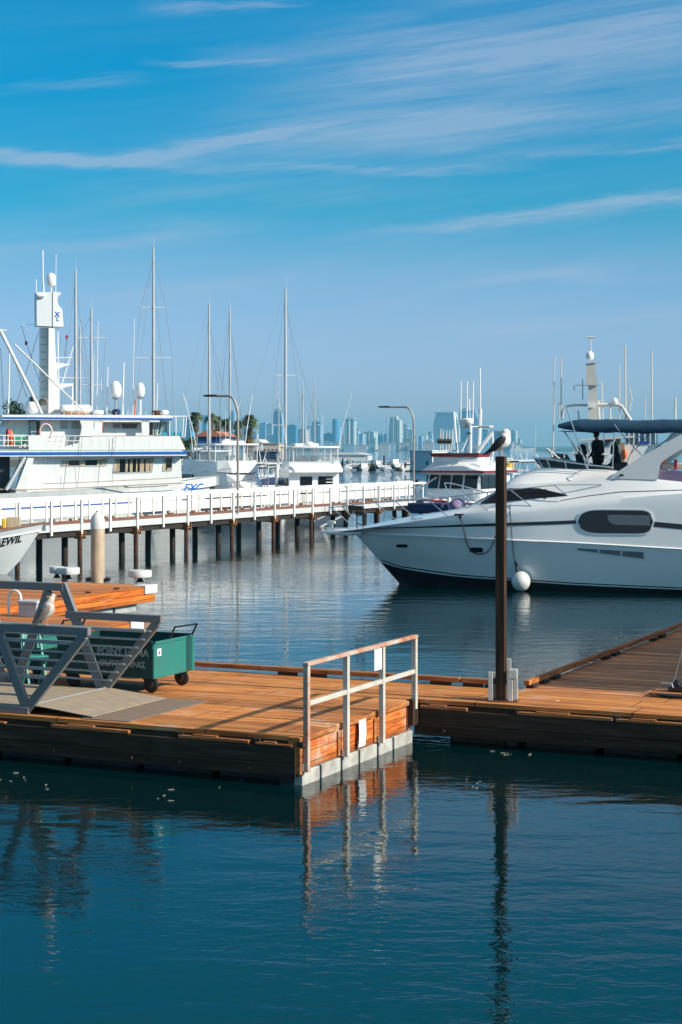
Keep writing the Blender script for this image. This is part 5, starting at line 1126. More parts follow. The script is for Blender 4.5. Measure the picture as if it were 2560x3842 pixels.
# ================================================================== RED TRIMMED TRAWLER
TX, TY, TA = 5.65, 88.0, -115
to = root('trawler', 'white flybridge trawler with red trim and black front windows behind the yacht', 'boat', (TX, TY, 0), R(TA))
hu = hull_mb(11.5, 4.0, 2.15, 1.5, rake=1.2, fine=2.6); hu.v = [(x-7.6, y, z) for x, y, z in hu.v]; hu.build('hull', white, to, smooth=30)
h2 = hull_mb(11.5, 4.06, 2.16, 1.51, rake=1.2, fine=2.6)
for sg in (-1, 1):
    pts = []
    for i in range(15): t = i/14; b = 2.0*(1-max(0, (t-.3)/.7)**2.6); pts.append((11.5*t-7.6, sg*(b*min(1, .85+.5*t)+.03), lerp(1.5, 2.15, t**1.8)-.10))
    MB().tube(pts, .04, 6).build('red_rub_rail', red, to, smooth=True)
def ring(x0, x1, hw0, hw1, z, fb=.35): return [(x0, -hw0, z), (x1-fb, -hw1, z), (x1-.02, -hw1*.45, z), (x1, 0, z), (x1-.02, hw1*.45, z), (x1-fb, hw1, z), (x0, hw0, z)]
def tring(rows, nm, m, smooth=False, caps=True): return MB().loft(rows, closed=True, caps=caps).build(nm, m, to, smooth=smooth)
tring([ring(-4.6, .28, 1.5, 1.5, 1.6), ring(-4.6, .25, 1.5, 1.48, 2.45), ring(-4.6, -.02, 1.46, 1.42, 3.25)], 'house', white)
gls = lambda y0, y1, x0=0, x1=0: None
def pane(a, b, c, d, parent=to, nm='front_window', m=tintglass): return MB().slab([[a, b], [d, c]], (.02, 0, .005)).build(nm, m, parent)
for ya, yb in ((-1.34, -.72), (-.62, -.04), (.04, .62), (.72, 1.34)):
    fx = lambda y, z: (.27-(z-2.40)*.33)-(max(0, abs(y)-.6)*.40)+.018
    pane((fx(ya, 2.5), ya, 2.5), (fx(yb, 2.5), yb, 2.5), (fx(yb, 3.17), yb*.97, 3.17), (fx(ya, 3.17), ya*.97, 3.17))
for sg in (-1, 1):
    for xa_, xb_ in ((-1.15, -.30), (-2.3, -1.3), (-3.8, -2.5)):
        MB().prism([(xa_, 2.48), (xb_+.12, 2.48), (xb_, 3.15), (xa_, 3.15)], sg*1.49-.02, sg*1.49+.02).build('side_window', tintglass, to)
tring([ring(-4.9, .42, 1.72, 1.68, 3.26), ring(-4.9, .44, 1.74, 1.70, 3.33)], 'brow', white)
tring([ring(-4.92, .47, 1.77, 1.73, 3.30), ring(-4.92, .47, 1.77, 1.73, 3.405)], 'red_brow_trim', red)
tring([ring(-4.6, .40, 1.68, 1.64, 3.405), ring(-3.6, .12, 1.5, 1.42, 3.62), ring(-2.4, -.10, 1.22, 1.22, 3.85), ring(-2.1, -.08, 1.18, 1.22, 4.10)], 'flybridge', white, smooth=25)
tring([ring(-2.12, -.02, 1.22, 1.28, 4.105), ring(-2.15, .06, 1.28, 1.36, 4.26)], 'red_flybridge_trim', red, caps=False)
tring([ring(-2.16, .07, 1.29, 1.38, 4.265), ring(-2.16, .07, 1.29, 1.38, 4.30)], 'flybridge_cap', blackp)
MB().tube([(.35, .05, 3.72), (.22, .35, 3.80), (.20, .40, 3.92)], .05, 8).build('horn', white, to, smooth=True)
TF = Frame(TX, TY, TA)
def tpt(px, py, dY=0):
    Y = TY+dY; X = (px-1280)*Y/FPX; dx, dy = X-TX, Y-TY; return (TF.c*dx+TF.s*dy, -TF.s*dx+TF.c*dy, CAM_H-(py-HOR)*Y/FPX)
sp_ = MB()
for a, b, r_, dY in (((1729, 1600), (1730, 1430), .035, 1), ((1753, 1570), (1753, 1430), .035, 1), ((1762, 1540), (1761, 1497), .04, 1), ((1775, 1590), (1776, 1430), .035, 1), ((1804, 1600), (1801, 1380), .04, 1), ((1765, 1700), (1766, 1600), .09, 1), ((1732, 1695), (1762, 1630), .05, 1), ((1795, 1700), (1803, 1535), .10, 2), ((1716, 1700), (1703, 1545), .07, 2), ((1797, 1690), (1848, 1620), .12, 1), ((1848, 1620), (1850, 1700), .06, 1), ((1850, 1700), (1838, 1760), .06, 1), ((1725, 1602), (1812, 1602), .05, 1), ((1800, 1705), (1850, 1760), .035, 1), ((1850, 1690), (1855, 1750), .02, 0), ((1820, 1700), (1870, 1745), .03, 2)):
    sp_.tube([tpt(*a, dY), tpt(*b, dY)], r_, 7)
sp_.each('mast_spar', white, to, smooth=True)
a = tpt(1755, 1590, 1); MB().lathe([(.15, -.12), (.26, 0), (.30, .06), (.30, .22), (.24, .28), (.02, .30)], a, 20).build('radar', white, to, smooth=True)
a = tpt(1825, 1602, 1); MB().bev(a[0]-.3, a[0]+.3, a[1]-.3, a[1]+.3, a[2]-.04, a[2]+.07, .03).build('spotlight_bar', white_d, to)
a = tpt(1760, 1626, 1); MB().lathe([(.12, -.02), (.16, .01), (.1, .05)], a, 12).build('horn', black, to)
rods = MB(); rl2 = MB()
for px, t_ in ((1651, 1608), (1660, 1612), (1673, 1614), (1684, 1612), (1694, 1613)):
    rods.tube([tpt(px, 1696), tpt(px+2, 1660), tpt(px+4, t_)], [.03, .035, .025], 6); a = tpt(px-4, 1655); rl2.ball(a, .13, .10, .13, 8, 6)
rods.each('fishing_rod', white_d, to, smooth=True); rl2.each('rod_reel', black, to, smooth=True)
rt = MB()
for pts in ([(1565, 1895), (1560, 1860), (1575, 1835), (1600, 1815), (1640, 1790)], [(1668, 1812), (1700, 1815), (1790, 1838), (1830, 1850)], [(1668, 1812), (1684, 1855)], [(1735, 1825), (1760, 1890)], [(1790, 1838), (1790, 1870)], [(1610, 1850), (1640, 1862), (1740, 1862), (1760, 1890)], [(1560, 1880), (1600, 1868), (1700, 1868), (1750, 1870)], [(1566, 1830), (1568, 1890), (1590, 1900)], [(1830, 1850), (1830, 1880)]):
    rt.tube([tpt(*p, -3) for p in pts], .032, 7)
rt.each('bow_rail', steel, to, smooth=True)
a = tpt(1718, 1893, -4.5); MB().ball(a, .42, .42, .30, 14, 9).build('navy_cover', navy, to, smooth=True); a = tpt(1712, 1898, -5); MB().ball(a, .36, .3, .30, 14, 9).build('mauve_cover', purple, to, smooth=True)
a = tpt(1620, 1905, -3.5); MB().bev(a[0]-.6, a[0]+.9, a[1]-.9, a[1]+.9, a[2]-.25, a[2]+.25, .05).build('blue_deck_cover', navy, to)
a = tpt(1687, 1880, -3); MB().lathe([(.14, 0), (.10, .2), (.02, .32)], (a[0], a[1], a[2]-.12), 12).build('white_cone', white, to, smooth=True)
MB().bev(a[0]-.3, a[0]+.3, a[1]-.3, a[1]+.3, a[2]-.2, a[2]-.125, .02).build('red_locker', red, to)

# ================================================================== WHITE BOAT BEHIND THE YACHT
GF = Frame(15.5, 84, -8)
gb = root('charter_boat', 'white charter boat with cream mast tower rising behind the teal canopy', 'boat', (15.5, 84, 0), GF.a)
hu = hull_mb(19, 5.6, 2.9, 1.9, rake=2); hu.v = [(-(x-13), y, z) for x, y, z in hu.v]; hu.build('hull', white, gb, smooth=30)
def gp(pts, y0, y1, m, nm, y=-2): return MB().prism([GF.hit(*p, y) for p in pts], y0, y1).build(nm, m, gb)
gp([(2150, 1740), (2170, 1662), (2300, 1655), (2300, 1760), (2150, 1760)], -2, 2, white, 'wheelhouse'); gp([(2180, 1646), (2380, 1634), (2384, 1642), (2180, 1655)], -2.2, 2.2, white_d, 'upper_deck')
gp([(2270, 1640), (2330, 1640), (2330, 1668), (2270, 1668)], -1.6, 1.6, mat('tan_canvas', (.42, .34, .2), .8, var=.2), 'tan_canvas'); gp([(2326, 1660), (2344, 1660), (2344, 1760), (2326, 1760)], -2.1, -1.9, mat('brown_frame', (.4, .22, .14), .6), 'door_frame')
gp([(2345, 1668), (2480, 1668), (2480, 1760), (2345, 1760)], -1.9, 1.9, bw_, 'deck_house'); gp([(2350, 1622), (2470, 1618), (2470, 1667), (2350, 1667)], -1.5, 1.5, mat('hazy_glass', (.10, .2, .26), .08, spec=.8), 'upper_cabin')
for px in (2360, 2378, 2398, 2420, 2440, 2460): gp([(px, 1616), (px+4, 1616), (px+4, 1668), (px, 1668)], -1.56, -1.5, white, 'cabin_post')
gp([(2397, 1656), (2442, 1656), (2436, 1666), (2402, 1666)], -1.95, -1.6, mat('blue_cushion', (.02, .08, .4), .7), 'blue_cushion')
a = GF.hit(2338, 1702, -2.15); MB().lathe([(.05, -.24), (.10, -.14), (.10, .12), (.05, .22)], (a[0]+.1, -2.1, a[1]), 12).build('orange_float', orange_p, gb, smooth=True)
gp([(2208, 1575), (2208, 1447), (2238, 1447), (2240, 1500), (2244, 1575)], -.35, .35, mat('cream_mast', (.60, .57, .52), .5, var=.1), 'mast_trunk', 0)
gp([(2199, 1446), (2200, 1362), (2231, 1362), (2236, 1400), (2245, 1447)], -.45, .45, MATS['cream_mast'], 'mast_box', 0); gp([(2197, 1362), (2243, 1358), (2243, 1362), (2197, 1366)], -.5, .5, white_d, 'mast_cap', 0)
gp([(2208, 1512), (2228, 1512), (2228, 1530), (2208, 1530)], -.55, -.36, white, 'junction_box', 0)
a = GF.hit(2214, 1352, 0); radome(gb, a[0], 0, a[1], .20, .45)
gpt = lambda px, py, y=0: (GF.hit(px, py, y)[0], y, GF.hit(px, py, y)[1])
ant = MB()
for a, b, r_ in (((2217, 1322), (2215, 1268), .04), ((2201, 1265), (2232, 1265), .05), ((2075, 1760), (2082, 1338), .035), ((2106, 1560), (2107, 1338), .035), ((2187, 1500), (2187, 1422), .03), ((2263, 1575), (2259, 1433), .035), ((2291, 1575), (2290, 1522), .05), ((2325, 1580), (2325, 1370), .035), ((2348, 1580), (2346, 1295), .045), ((2364, 1540), (2364, 1458), .035), ((2422, 1580), (2422, 1490), .025), ((2448, 1670), (2446, 1313), .045), ((2534, 1580), (2535, 1490), .06), ((2099, 1575), (2099, 1512), .04), ((2173, 1575), (2170, 1540), .05), ((2010, 1755), (2010, 1605), .02), ((2160, 1445), (2200, 1445), .02), ((2155, 1446), (2155, 1465), .03), ((2250, 1503), (2272, 1503), .03), ((2269, 1444), (2280, 1444), .015), ((2290, 1565), (2370, 1567), .015)):
    ant.tube([gpt(*a), gpt(*b)], [r_, r_*.75], 7)
for pts, r_ in (([(2110, 1575), (2115, 1535), (2130, 1523), (2160, 1520), (2205, 1520)], .06), ([(2238, 1518), (2320, 1518), (2335, 1525), (2350, 1550), (2368, 1578)], .09), ([(2245, 1503), (2250, 1575)], .06), ([(2360, 1535), (2372, 1500), (2362, 1458)], .03)):
    ant.tube([gpt(*p) for p in pts], r_, 8)
ant.each('spar', MATS['cream_mast'], gb, smooth=True)
a = gpt(2307, 1507); MB().ball(a, .17, .17, .2, 12, 8).build('small_dome', white, gb, smooth=True)
jk = MB(); q = random.Random(12)
for i in range(22):
    x, y = q.uniform(2060, 2300), q.uniform(1690, 1735); jk.tube([gpt(x, y, -2.4), gpt(x+q.uniform(-50, 50), y+q.uniform(-50, 25), -2.4)], q.uniform(.02, .05), 5)
jk.each('deck_spar', white_d, gb)
for pts, y0, y1, m in (([(2060, 1735), (2085, 1700), (2130, 1705), (2150, 1740)], -2.3, -1.7, blackp), ([(2230, 1660), (2290, 1655), (2280, 1672), (2235, 1675)], -2.15, -1.9, navy), ([(2495, 1660), (2520, 1620), (2560, 1615), (2560, 1660)], -2.2, -1.8, MATS['hazy_glass'])):
    gp(pts, y0, y1, m, 'deck_gear')
# ================================================================== FAR SHORE, SKYLINE
kind(MB().prism([(-4200, 7000), (4200, 7000), (4200, 7400), (-4200, 7400)], -1, 9, 'xy').build('far_shore', mat('hazy_ground', (.08, .11, .10), .9)), 'structure')
hl = MB(); q = random.Random(2); rows = []
for i in range(90):
    x = -4300+i*96; h = 8+10*math.sin(i*.21)**2+6*math.sin(i*.63+1)+q.uniform(0, 4)+(26 if x > 900 else 0)*min(1, (x-900)/700 if x > 900 else 0)
    rows.append([(x, 7410, -1), (x, 7600, h*.8), (x, 8000, h), (x, 8400, -1)])
kind(hl.loft(rows).build('hills', mat('hill_scrub', (.07, .09, .07), .9, var=.3, vs=.01), smooth=True), 'structure')
kind(MB().prism([(-900, 4250), (900, 4250), (900, 4900), (-900, 4900)], -1, 3, 'xy').build('city_shore', mat('hazy_ground', (.08, .11, .10), .9)), 'structure')

def facade(name, glass, wall, px=3.4, pz=3.6, fx=.32, fz=.30):
    m = bpy.data.materials.new(name); m.use_nodes = True; n, l = m.node_tree.nodes, m.node_tree.links; b = n['Principled BSDF']
    t = N(n, 'ShaderNodeTexCoord'); s_ = N(n, 'ShaderNodeSeparateXYZ'); l.new(t.outputs['Object'], s_.inputs[0])
    M = lambda op, a, b_=None: mth(n, l, op, a, b_)
    hx = M('FRACT', M('DIVIDE', M('ADD', s_.outputs[0], s_.outputs[1]), px)); hz = M('FRACT', M('DIVIDE', s_.outputs[2], pz))
    w = M('MAXIMUM', M('LESS_THAN', hx, fx), M('LESS_THAN', hz, fz))
    mx = N(n, 'ShaderNodeMix', data_type='RGBA'); mx.inputs[6].default_value = (*glass, 1); mx.inputs[7].default_value = (*wall, 1); l.new(w, mx.inputs[0])
    l.new(mx.outputs[2], b.inputs['Base Color']); r = M('MULTIPLY_ADD', w, .5); n[-1].inputs[2].default_value = .15; l.new(n[-1].outputs[0], b.inputs['Roughness']); return m
FA = [facade('blue_glass_facade', (.04, .19, .40), (.34, .46, .60)), facade('cream_facade', (.03, .24, .38), (.66, .62, .56), 5.2, 3.5, .45, .25),
      facade('teal_glass_facade', (.03, .20, .38), (.12, .32, .50), 7, 3.6, .12, .3), facade('white_rib_facade', (.03, .25, .38), (.78, .75, .68), 9, 3.5, .42, .12),
      facade('pink_stone_facade', (.10, .22, .32), (.60, .48, .44), 4.5, 3.6, .5, .4), facade('grey_blue_facade', (.08, .24, .40), (.42, .52, .62), 3, 3.6, .3, .35)]
roofm = mat('roof_grey', (.3, .3, .3), .8)
def tower(label, x0, x1, yt, f=0, shape='box', Y=4300, rot=-14, d=26):
    m_ = Y/FPX; W_ = (x1-x0)*m_*.93; H_ = CAM_H-(yt-HOR)*m_; X = ((x0+x1)/2-1280)*m_
    o = root('high_rise', label, 'building', (X, Y, 0), R(rot), 'city skyline across the bay'); a = W_/2; F_ = FA[f]; e = H_
    if shape == 'round': MB().lathe([(a, 0), (a, e-4), (a*.9, e-3), (a*.9, e)], n=24).build('facade', F_, o, smooth=True)
    elif shape == 'curved': MB().prism([(-a, 0), (a, 0), (a, e)]+[(a-2*a*t, e-(.16*W_)*(t*1.3)**2.2) for t in (.25, .5, .7, .85, 1)], 0, d).build('facade', F_, o)
    elif shape == 'slant': MB().prism([(-a, 0), (a, 0), (a, e*.86), (a*.55, e*.93), (a*.5, e), (-a*.45, e*.985), (-a*.62, e*.8)], 0, d).build('facade', F_, o)
    elif shape == 'step': MB().box(-a, a, 0, d, 0, e*.9).box(-a*.75, a*.45, 3, d-3, e*.9, e).build('facade', F_, o)
    elif shape == 'shoulder': MB().prism([(-a, 0), (a, 0), (a, e), (-a*.72, e), (-a, e*.72)], 0, d).build('facade', F_, o)
    elif shape == 'wedge': MB().prism([(-a, 0), (a, 0), (a, e*.55), (-a*.3, e), (-a, e*.97)], 0, d).build('facade', F_, o)
    elif shape == 'crown': MB().box(-a, a, 0, d, 0, e-7).build('facade', F_, o); MB().box(-a*.9, a*.9, 1.5, d-1.5, e-7, e-2).build('penthouse', FA[2], o)
    else: MB().box(-a, a, 0, d, 0, e).build('facade', F_, o)
    if shape not in ('round', 'curved', 'slant', 'wedge'): MB().box(-a-.6, a+.6, -.6, d+.6, e, e+1.4).build('parapet', FA[3] if f in (3, 1) else roofm, o)
    if shape in ('box', 'crown', 'step'):
        p = MB(); p.box(-a*.4, a*.1, d*.3, d*.7, e+1.4, e+4.5); p.box(a*.2, a*.5, d*.3, d*.6, e+1.4, e+3.2); p.each('roof_plant', roofm, o)
    if f in (1, 3):
        r_ = MB()
        for s_ in (-1, 1): r_.box(s_*a-1.2, s_*a+1.2, -1.3, -.65, 0, e)
        if W_ > 22: r_.box(-1.2, 1.2, -1.3, -.02, 0, e)
        r_.each('rib', mat('white_stone', (.68, .66, .62), .8), o)
    return o
ORD = 'first second third fourth fifth sixth seventh eighth ninth tenth eleventh twelfth thirteenth fourteenth fifteenth sixteenth'.split()
T_ = [
 ('teal glass slab tower just right of the big boat wheelhouse', 690, 722, 1563, 2, 'box'), ('narrow teal tower left of the black lower mast', 758, 776, 1555, 2, 'curved'),
 ('slim blue tower with rounded top behind the first pier lamp', 866, 890, 1540, 0, 'round'), ('curved top blue tower right of the tallest palm', 970, 998, 1582, 0, 'curved'),
 ('pale blue block joined to the curved top tower', 998, 1022, 1590, 5, 'box'), ('tall flat topped tower with pale edge left of the stayed mast', 1023, 1061, 1536, 0, 'crown'),
 ('broad blue glass block right of the stayed mast', 1074, 1113, 1594, 2, 'box'), ('small pinkish stone tower behind the far sport boat', 1115, 1149, 1611, 4, 'box'),
 ('blue slab tower with white balconied top and roof mast', 1163, 1204, 1582, 0, 'step'), ('long low teal glass building before the white hall', 1203, 1262, 1626, 2, 'box'),
 ('tall rounded teal tower with curled white roof edge', 1246, 1276, 1570, 2, 'round'), ('shorter round topped blue tower in front of the curled one', 1258, 1281, 1600, 0, 'round'),
 ('tall twin edged tower with cream sides right of the round pair', 1290, 1331, 1568, 3, 'crown'), ('pale squat tower at the foot of the cream sided one', 1281, 1316, 1630, 1, 'box'),
 ('short blue tower left of the white ribbed one', 1346, 1362, 1628, 5, 'box'), ('white ribbed twin tower right of the open gap', 1363, 1406, 1620, 3, 'box'),
 ('low wide pale block in front of the white ribbed tower', 1366, 1462, 1670, 5, 'box'), ('small flat topped blue tower left of the slanted one', 1416, 1439, 1628, 2, 'crown'),
 ('short curved blue tower touching the slanted one', 1439, 1453, 1624, 0, 'curved'), ('tallest slanted tower with notched cream crown', 1450, 1502, 1560, 1, 'slant'),
 ('stepped cream tower on the right shoulder of the slanted one', 1494, 1532, 1594, 1, 'step'), ('pinkish office block at the right foot of the slanted tower', 1494, 1550, 1646, 4, 'box'),
 ('grey blue cube shaped block below the slanted tower', 1476, 1512, 1662, 5, 'box'), ('slim tapered blue tower left of the big hotel slab', 1568, 1584, 1632, 0, 'curved'),
 ('cream ribbed tower right of the slim tapered one', 1583, 1600, 1632, 3, 'box'), ('short pale block between ribbed tower and hotel slab', 1600, 1621, 1650, 1, 'box'),
 ('huge pale glass hotel slab with chamfered left shoulder', 1622, 1706, 1547, 5, 'shoulder'), ('thin white pointed fin tower beside the hotel slab', 1704, 1722, 1544, 3, 'wedge'),
 ('dark blue tower behind the trawler radar', 1720, 1764, 1536, 0, 'crown'), ('tall blue tower with pointed white edge behind the trawler masts', 1766, 1806, 1532, 0, 'wedge'),
 ('low blue tower left of the trawler davit', 1806, 1832, 1612, 2, 'box'), ('wide blue tower behind the head of the white gull', 1840, 1888, 1618, 2, 'box'),
 ('rightmost skyline tower with white right edge', 1888, 1938, 1616, 3, 'box')]
q = random.Random(31)
for i, t in enumerate(T_): tower(t[0], t[1], t[2], t[3]+2, t[4], t[5], Y=4250+q.uniform(0, 500), rot=q.choice((-24, -18, -14, -20)))
for i, (x0, x1, yt, f, sh) in enumerate(((905, 925, 1606, 5, 'box'), (948, 964, 1618, 1, 'crown'), (1061, 1076, 1604, 3, 'box'), (1148, 1163, 1598, 5, 'crown'), (1330, 1345, 1612, 5, 'step'), (1404, 1417, 1640, 1, 'box'), (1532, 1548, 1616, 5, 'crown'), (1549, 1566, 1640, 3, 'box'), (1604, 1622, 1622, 5, 'step'), (1826, 1842, 1626, 1, 'box'), (1940, 1954, 1648, 5, 'box'))):
    tower('hazy background tower in the second row of the skyline, %s from the left' % ORD[i], x0, x1, yt, f, sh, Y=5600, rot=-16, d=30)
# low waterfront blocks filling the foot of the skyline: each its own thing
for i, px in enumerate(range(660, 1930, 42)):
    w = q.uniform(24, 46); tower(['low pale waterfront block at the skyline foot, %s pale one from the left', 'low blue grey waterfront block at the skyline foot, %s grey one from the left'][i % 2] % ORD[i//2], px, px+w, q.uniform(1660, 1676), 4 if i % 2 == 0 else 5, 'box', Y=4200+i % 3*8, rot=-8, d=20)
sp_ = [(1938, 1962), (1985, 2020)]
ns = root('warship', 'pale grey naval ship far away left of the yacht windscreen', 'ship', (*at(1960, 3600)[:2], 0), 0)
MB().prism([(-26, 0), (24, 0), (28, 7), (-26, 5)], -4, 4).build('hull', mat('naval_grey', (.55, .56, .57), .6), ns); MB().prism([(-16, 5), (-4, 6), (-6, 13), (-12, 13)], -3, 3).build('superstructure', MATS['naval_grey'], ns); MB().prism([(-22, 5), (-20, 20), (-18, 20), (-12, 5)], -1, 1).build('mast', MATS['naval_grey'], ns)

# ------------------------------------------------------------------ near shore at the left, halls, trees
kind(MB().prism([(-150, 470), (at(1240, 470)[0], 470), (at(1210, 640)[0], 640), (-200, 640)], -1, 1.6, 'xy').build('near_shore', mat('shore_ground', (.20, .18, .15), .9, var=.3, vs=.1)), 'structure')
def hall(label, x0, x1, yt, Y, m, d=14, roof=None, rp=0, win_=0, name='building', z0=1.6, wm=None):
    m_ = Y/FPX; W_ = (x1-x0)*m_; H_ = CAM_H-(yt-HOR)*m_; o = root(name, label, 'building', (((x0+x1)/2-1280)*m_, Y, z0), R(-6)); a = W_/2; h = H_-z0
    MB().box(-a, a, 0, d, 0, h-rp).build('wall', m, o)
    if rp: MB().prism([(-a-.4, h-rp), (a+.4, h-rp), (a*.5, h), (-a*.5, h)], -.4, d+.4).build('roof', roof or roofm, o)
    else: MB().box(-a-.3, a+.3, -.3, d+.3, h, h+.3).build('roof', roof or roofm, o)
    if win_:
        w = MB()
        for i in range(win_): x = -a+W_*(i+.25)/win_; w.box(x, x+W_*.5/win_, -.06, -.02, h*.35, h*.65)
        w.each('window', wm or tintglass, o)
    return o
hall('white gabled hall between the tallest palm and the stayed mast', 928, 984, 1648, 520, white_d, rp=1.2, roof=white_d)
hall('tan office block with flat roof behind the stayed mast', 986, 1046, 1665, 500, mat('tan_wall', (.55, .46, .37), .8), win_=4)
hall('long navy canopied shed below the white hall', 932, 1042, 1694, 480, navy, d=6)
hall('long white waterfront hall right of the far sport boat', 1204, 1378, 1698, 560, white, roof=white_d, rp=.8, d=20, z0=.8)
hall('blue walled shop with terracotta roof behind the black lower mast', 742, 832, 1618, 300, mat('blue_wall', (.02, .09, .28), .7, var=.3, vs=.8), rp=.9, roof=mat('terracotta', (.48, .16, .09), .8, var=.2), win_=3, wm=mat('light_window', (.3, .42, .5), .3))
hall('small white kiosk behind the first sport boat', 838, 868, 1652, 300, white_d, d=5, win_=2)
def leafmat(name, c, c2): return mat(name, c, .75, var=.5, vs=.9, col2=c2)
palm_leaf = leafmat('palm_leaf', (.15, .19, .05), (.05, .09, .025)); palm_dry = leafmat('dry_frond', (.20, .14, .06), (.10, .07, .03)); leaf = leafmat('olive_leaf', (.13, .15, .03), (.04, .07, .02)); leaf_d = leafmat('dark_leaf', (.035, .07, .03), (.015, .035, .015))
trunkm = mat('palm_trunk', (.20, .14, .10), .9, var=.4, vs=3)
def palm(label, px, Y, yt, size=1.0, skirt=1.0):
    H_ = CAM_H-(yt-HOR)*Y/FPX-1.3*size; o = root('palm_tree', label, 'tree', (((px-1280)*Y/FPX), Y, 1.5), 0, 'palms on the shore'); h = H_-1.5; q = random.Random(px)
    MB().tube([(0, 0, 0), (.12, 0, h*.5), (0, 0, h+.2)], [.28, .22, .20], 8).build('trunk', trunkm, o, smooth=True)
    for nm, m_, n_, e0, e1, L0 in (('crown', palm_leaf, 130, -.40, 1.45, 1.65), ('dry_fronds', palm_dry, int(60*skirt), -1.45, -.4, 1.1)):
        c = MB()
        for i in range(n_):
            az = q.uniform(0, 6.28); el = q.uniform(e0, e1); L = L0*size*q.uniform(.75, 1.1); w = .30*size*q.uniform(.7, 1.2)
            base = Vector((0, 0, h-(q.uniform(.2, 2.6)*size*skirt if nm == 'dry_fronds' else 0))); d = Vector((math.cos(az)*math.cos(el), math.sin(az)*math.cos(el), math.sin(el))); s_ = Vector((-math.sin(az), math.cos(az), 0)); dr = Vector((0, 0, -.28*L))
            p1, p2 = base+d*L*.55, base+d*L+dr
            for k in (-1.1, -.4, .4, 1.1): c.add([base+d*L*.25, p1+s_*w*(k-.28), p2+s_*w*k*.9, p1+s_*w*(k+.28)+Vector((0, 0, .05))], [(0, 1, 2, 3)])
        c.build(nm, m_, o, fix=False)
    return o
palm('short dense palm left of the black lower mast', 735, 330, 1540, 1.05, .7); palm('palm directly behind the black lower mast', 793, 340, 1548, .95); palm('small palm right of the black lower mast', 818, 345, 1558, 1.05, .8)
palm('ragged palm left of the first pier lamp', 852, 335, 1566, .9); palm('palm right behind the first pier lamp post', 893, 330, 1574, 1.0, .9); palm('tallest bushy palm standing alone right of the first pier lamp', 936, 300, 1552, 1.25, 1.5)
def tree(label, px, Y, yt, yb, w, m_, n=900, ls=.22):
    zt, zb = CAM_H-(yt-HOR)*Y/FPX, max(1.5, CAM_H-(yb-HOR)*Y/FPX); o = root('tree', label, 'tree', (((px-1280)*Y/FPX), Y, 0), 0); q = random.Random(px+7); c = MB(); cl = [(q.uniform(-w*.34, w*.34), q.uniform(-w*.3, w*.3), q.uniform(zb+w*.2, zt-w*.22), q.uniform(.16, .30)*w) for _ in range(13)]
    for i in range(n):
        x, y, z, r_ = q.choice(cl); v = Vector((q.gauss(0, 1), q.gauss(0, 1), q.gauss(0, 1))).normalized()*r_*q.uniform(.6, 1.12); p = Vector((x, y, z))+v
        a = Vector((q.uniform(-1, 1), q.uniform(-1, 1), q.uniform(-1, 1))).normalized()*ls*q.uniform(.6, 1.3); b = a.cross(Vector((q.uniform(-1, 1), q.uniform(-1, 1), q.uniform(-1, 1)))).normalized()*ls*.6; c.add([p-a, p+b, p+a, p-b], [(0, 1, 2, 3)])
    c.build('crown', m_, o, fix=False); t = MB(); t.tube([(0, 0, 0), (.1, 0, zb+.3), (-.1, 0, zt-w*.4)], [.3, .22, .1], 7)
    for x, y, z, r_ in cl[:6]: t.tube([(0, 0, zb), (x*.6, y*.6, (z+zb)/2), (x, y, z)], [.13, .08, .04], 5)
    t.build('trunk', trunkm, o, smooth=True); return o
tree('olive green bushy tree behind the bow of the big white boat', 692, 170, 1616, 1760, 2.4, leaf, 1400, .14); tree('golden green low tree right below the olive one', 690, 150, 1745, 1800, 1.5, leaf, 600, .09)
tree('dark green tree behind the roof at far left', 75, 300, 1500, 1700, 5.0, leaf_d, 1500, .28); tree('small dark tree behind the dish domes', 412, 300, 1532, 1700, 3.4, leaf_d, 700, .24)
tree('low orange tinted tree at the left edge', 8, 260, 1585, 1700, 2.6, leafmat('rust_leaf', (.25, .14, .05), (.1, .06, .03)), 600, .2); tree('low dark tree behind the terracotta roof', 845, 380, 1600, 1690, 4, leaf_d, 700, .25)

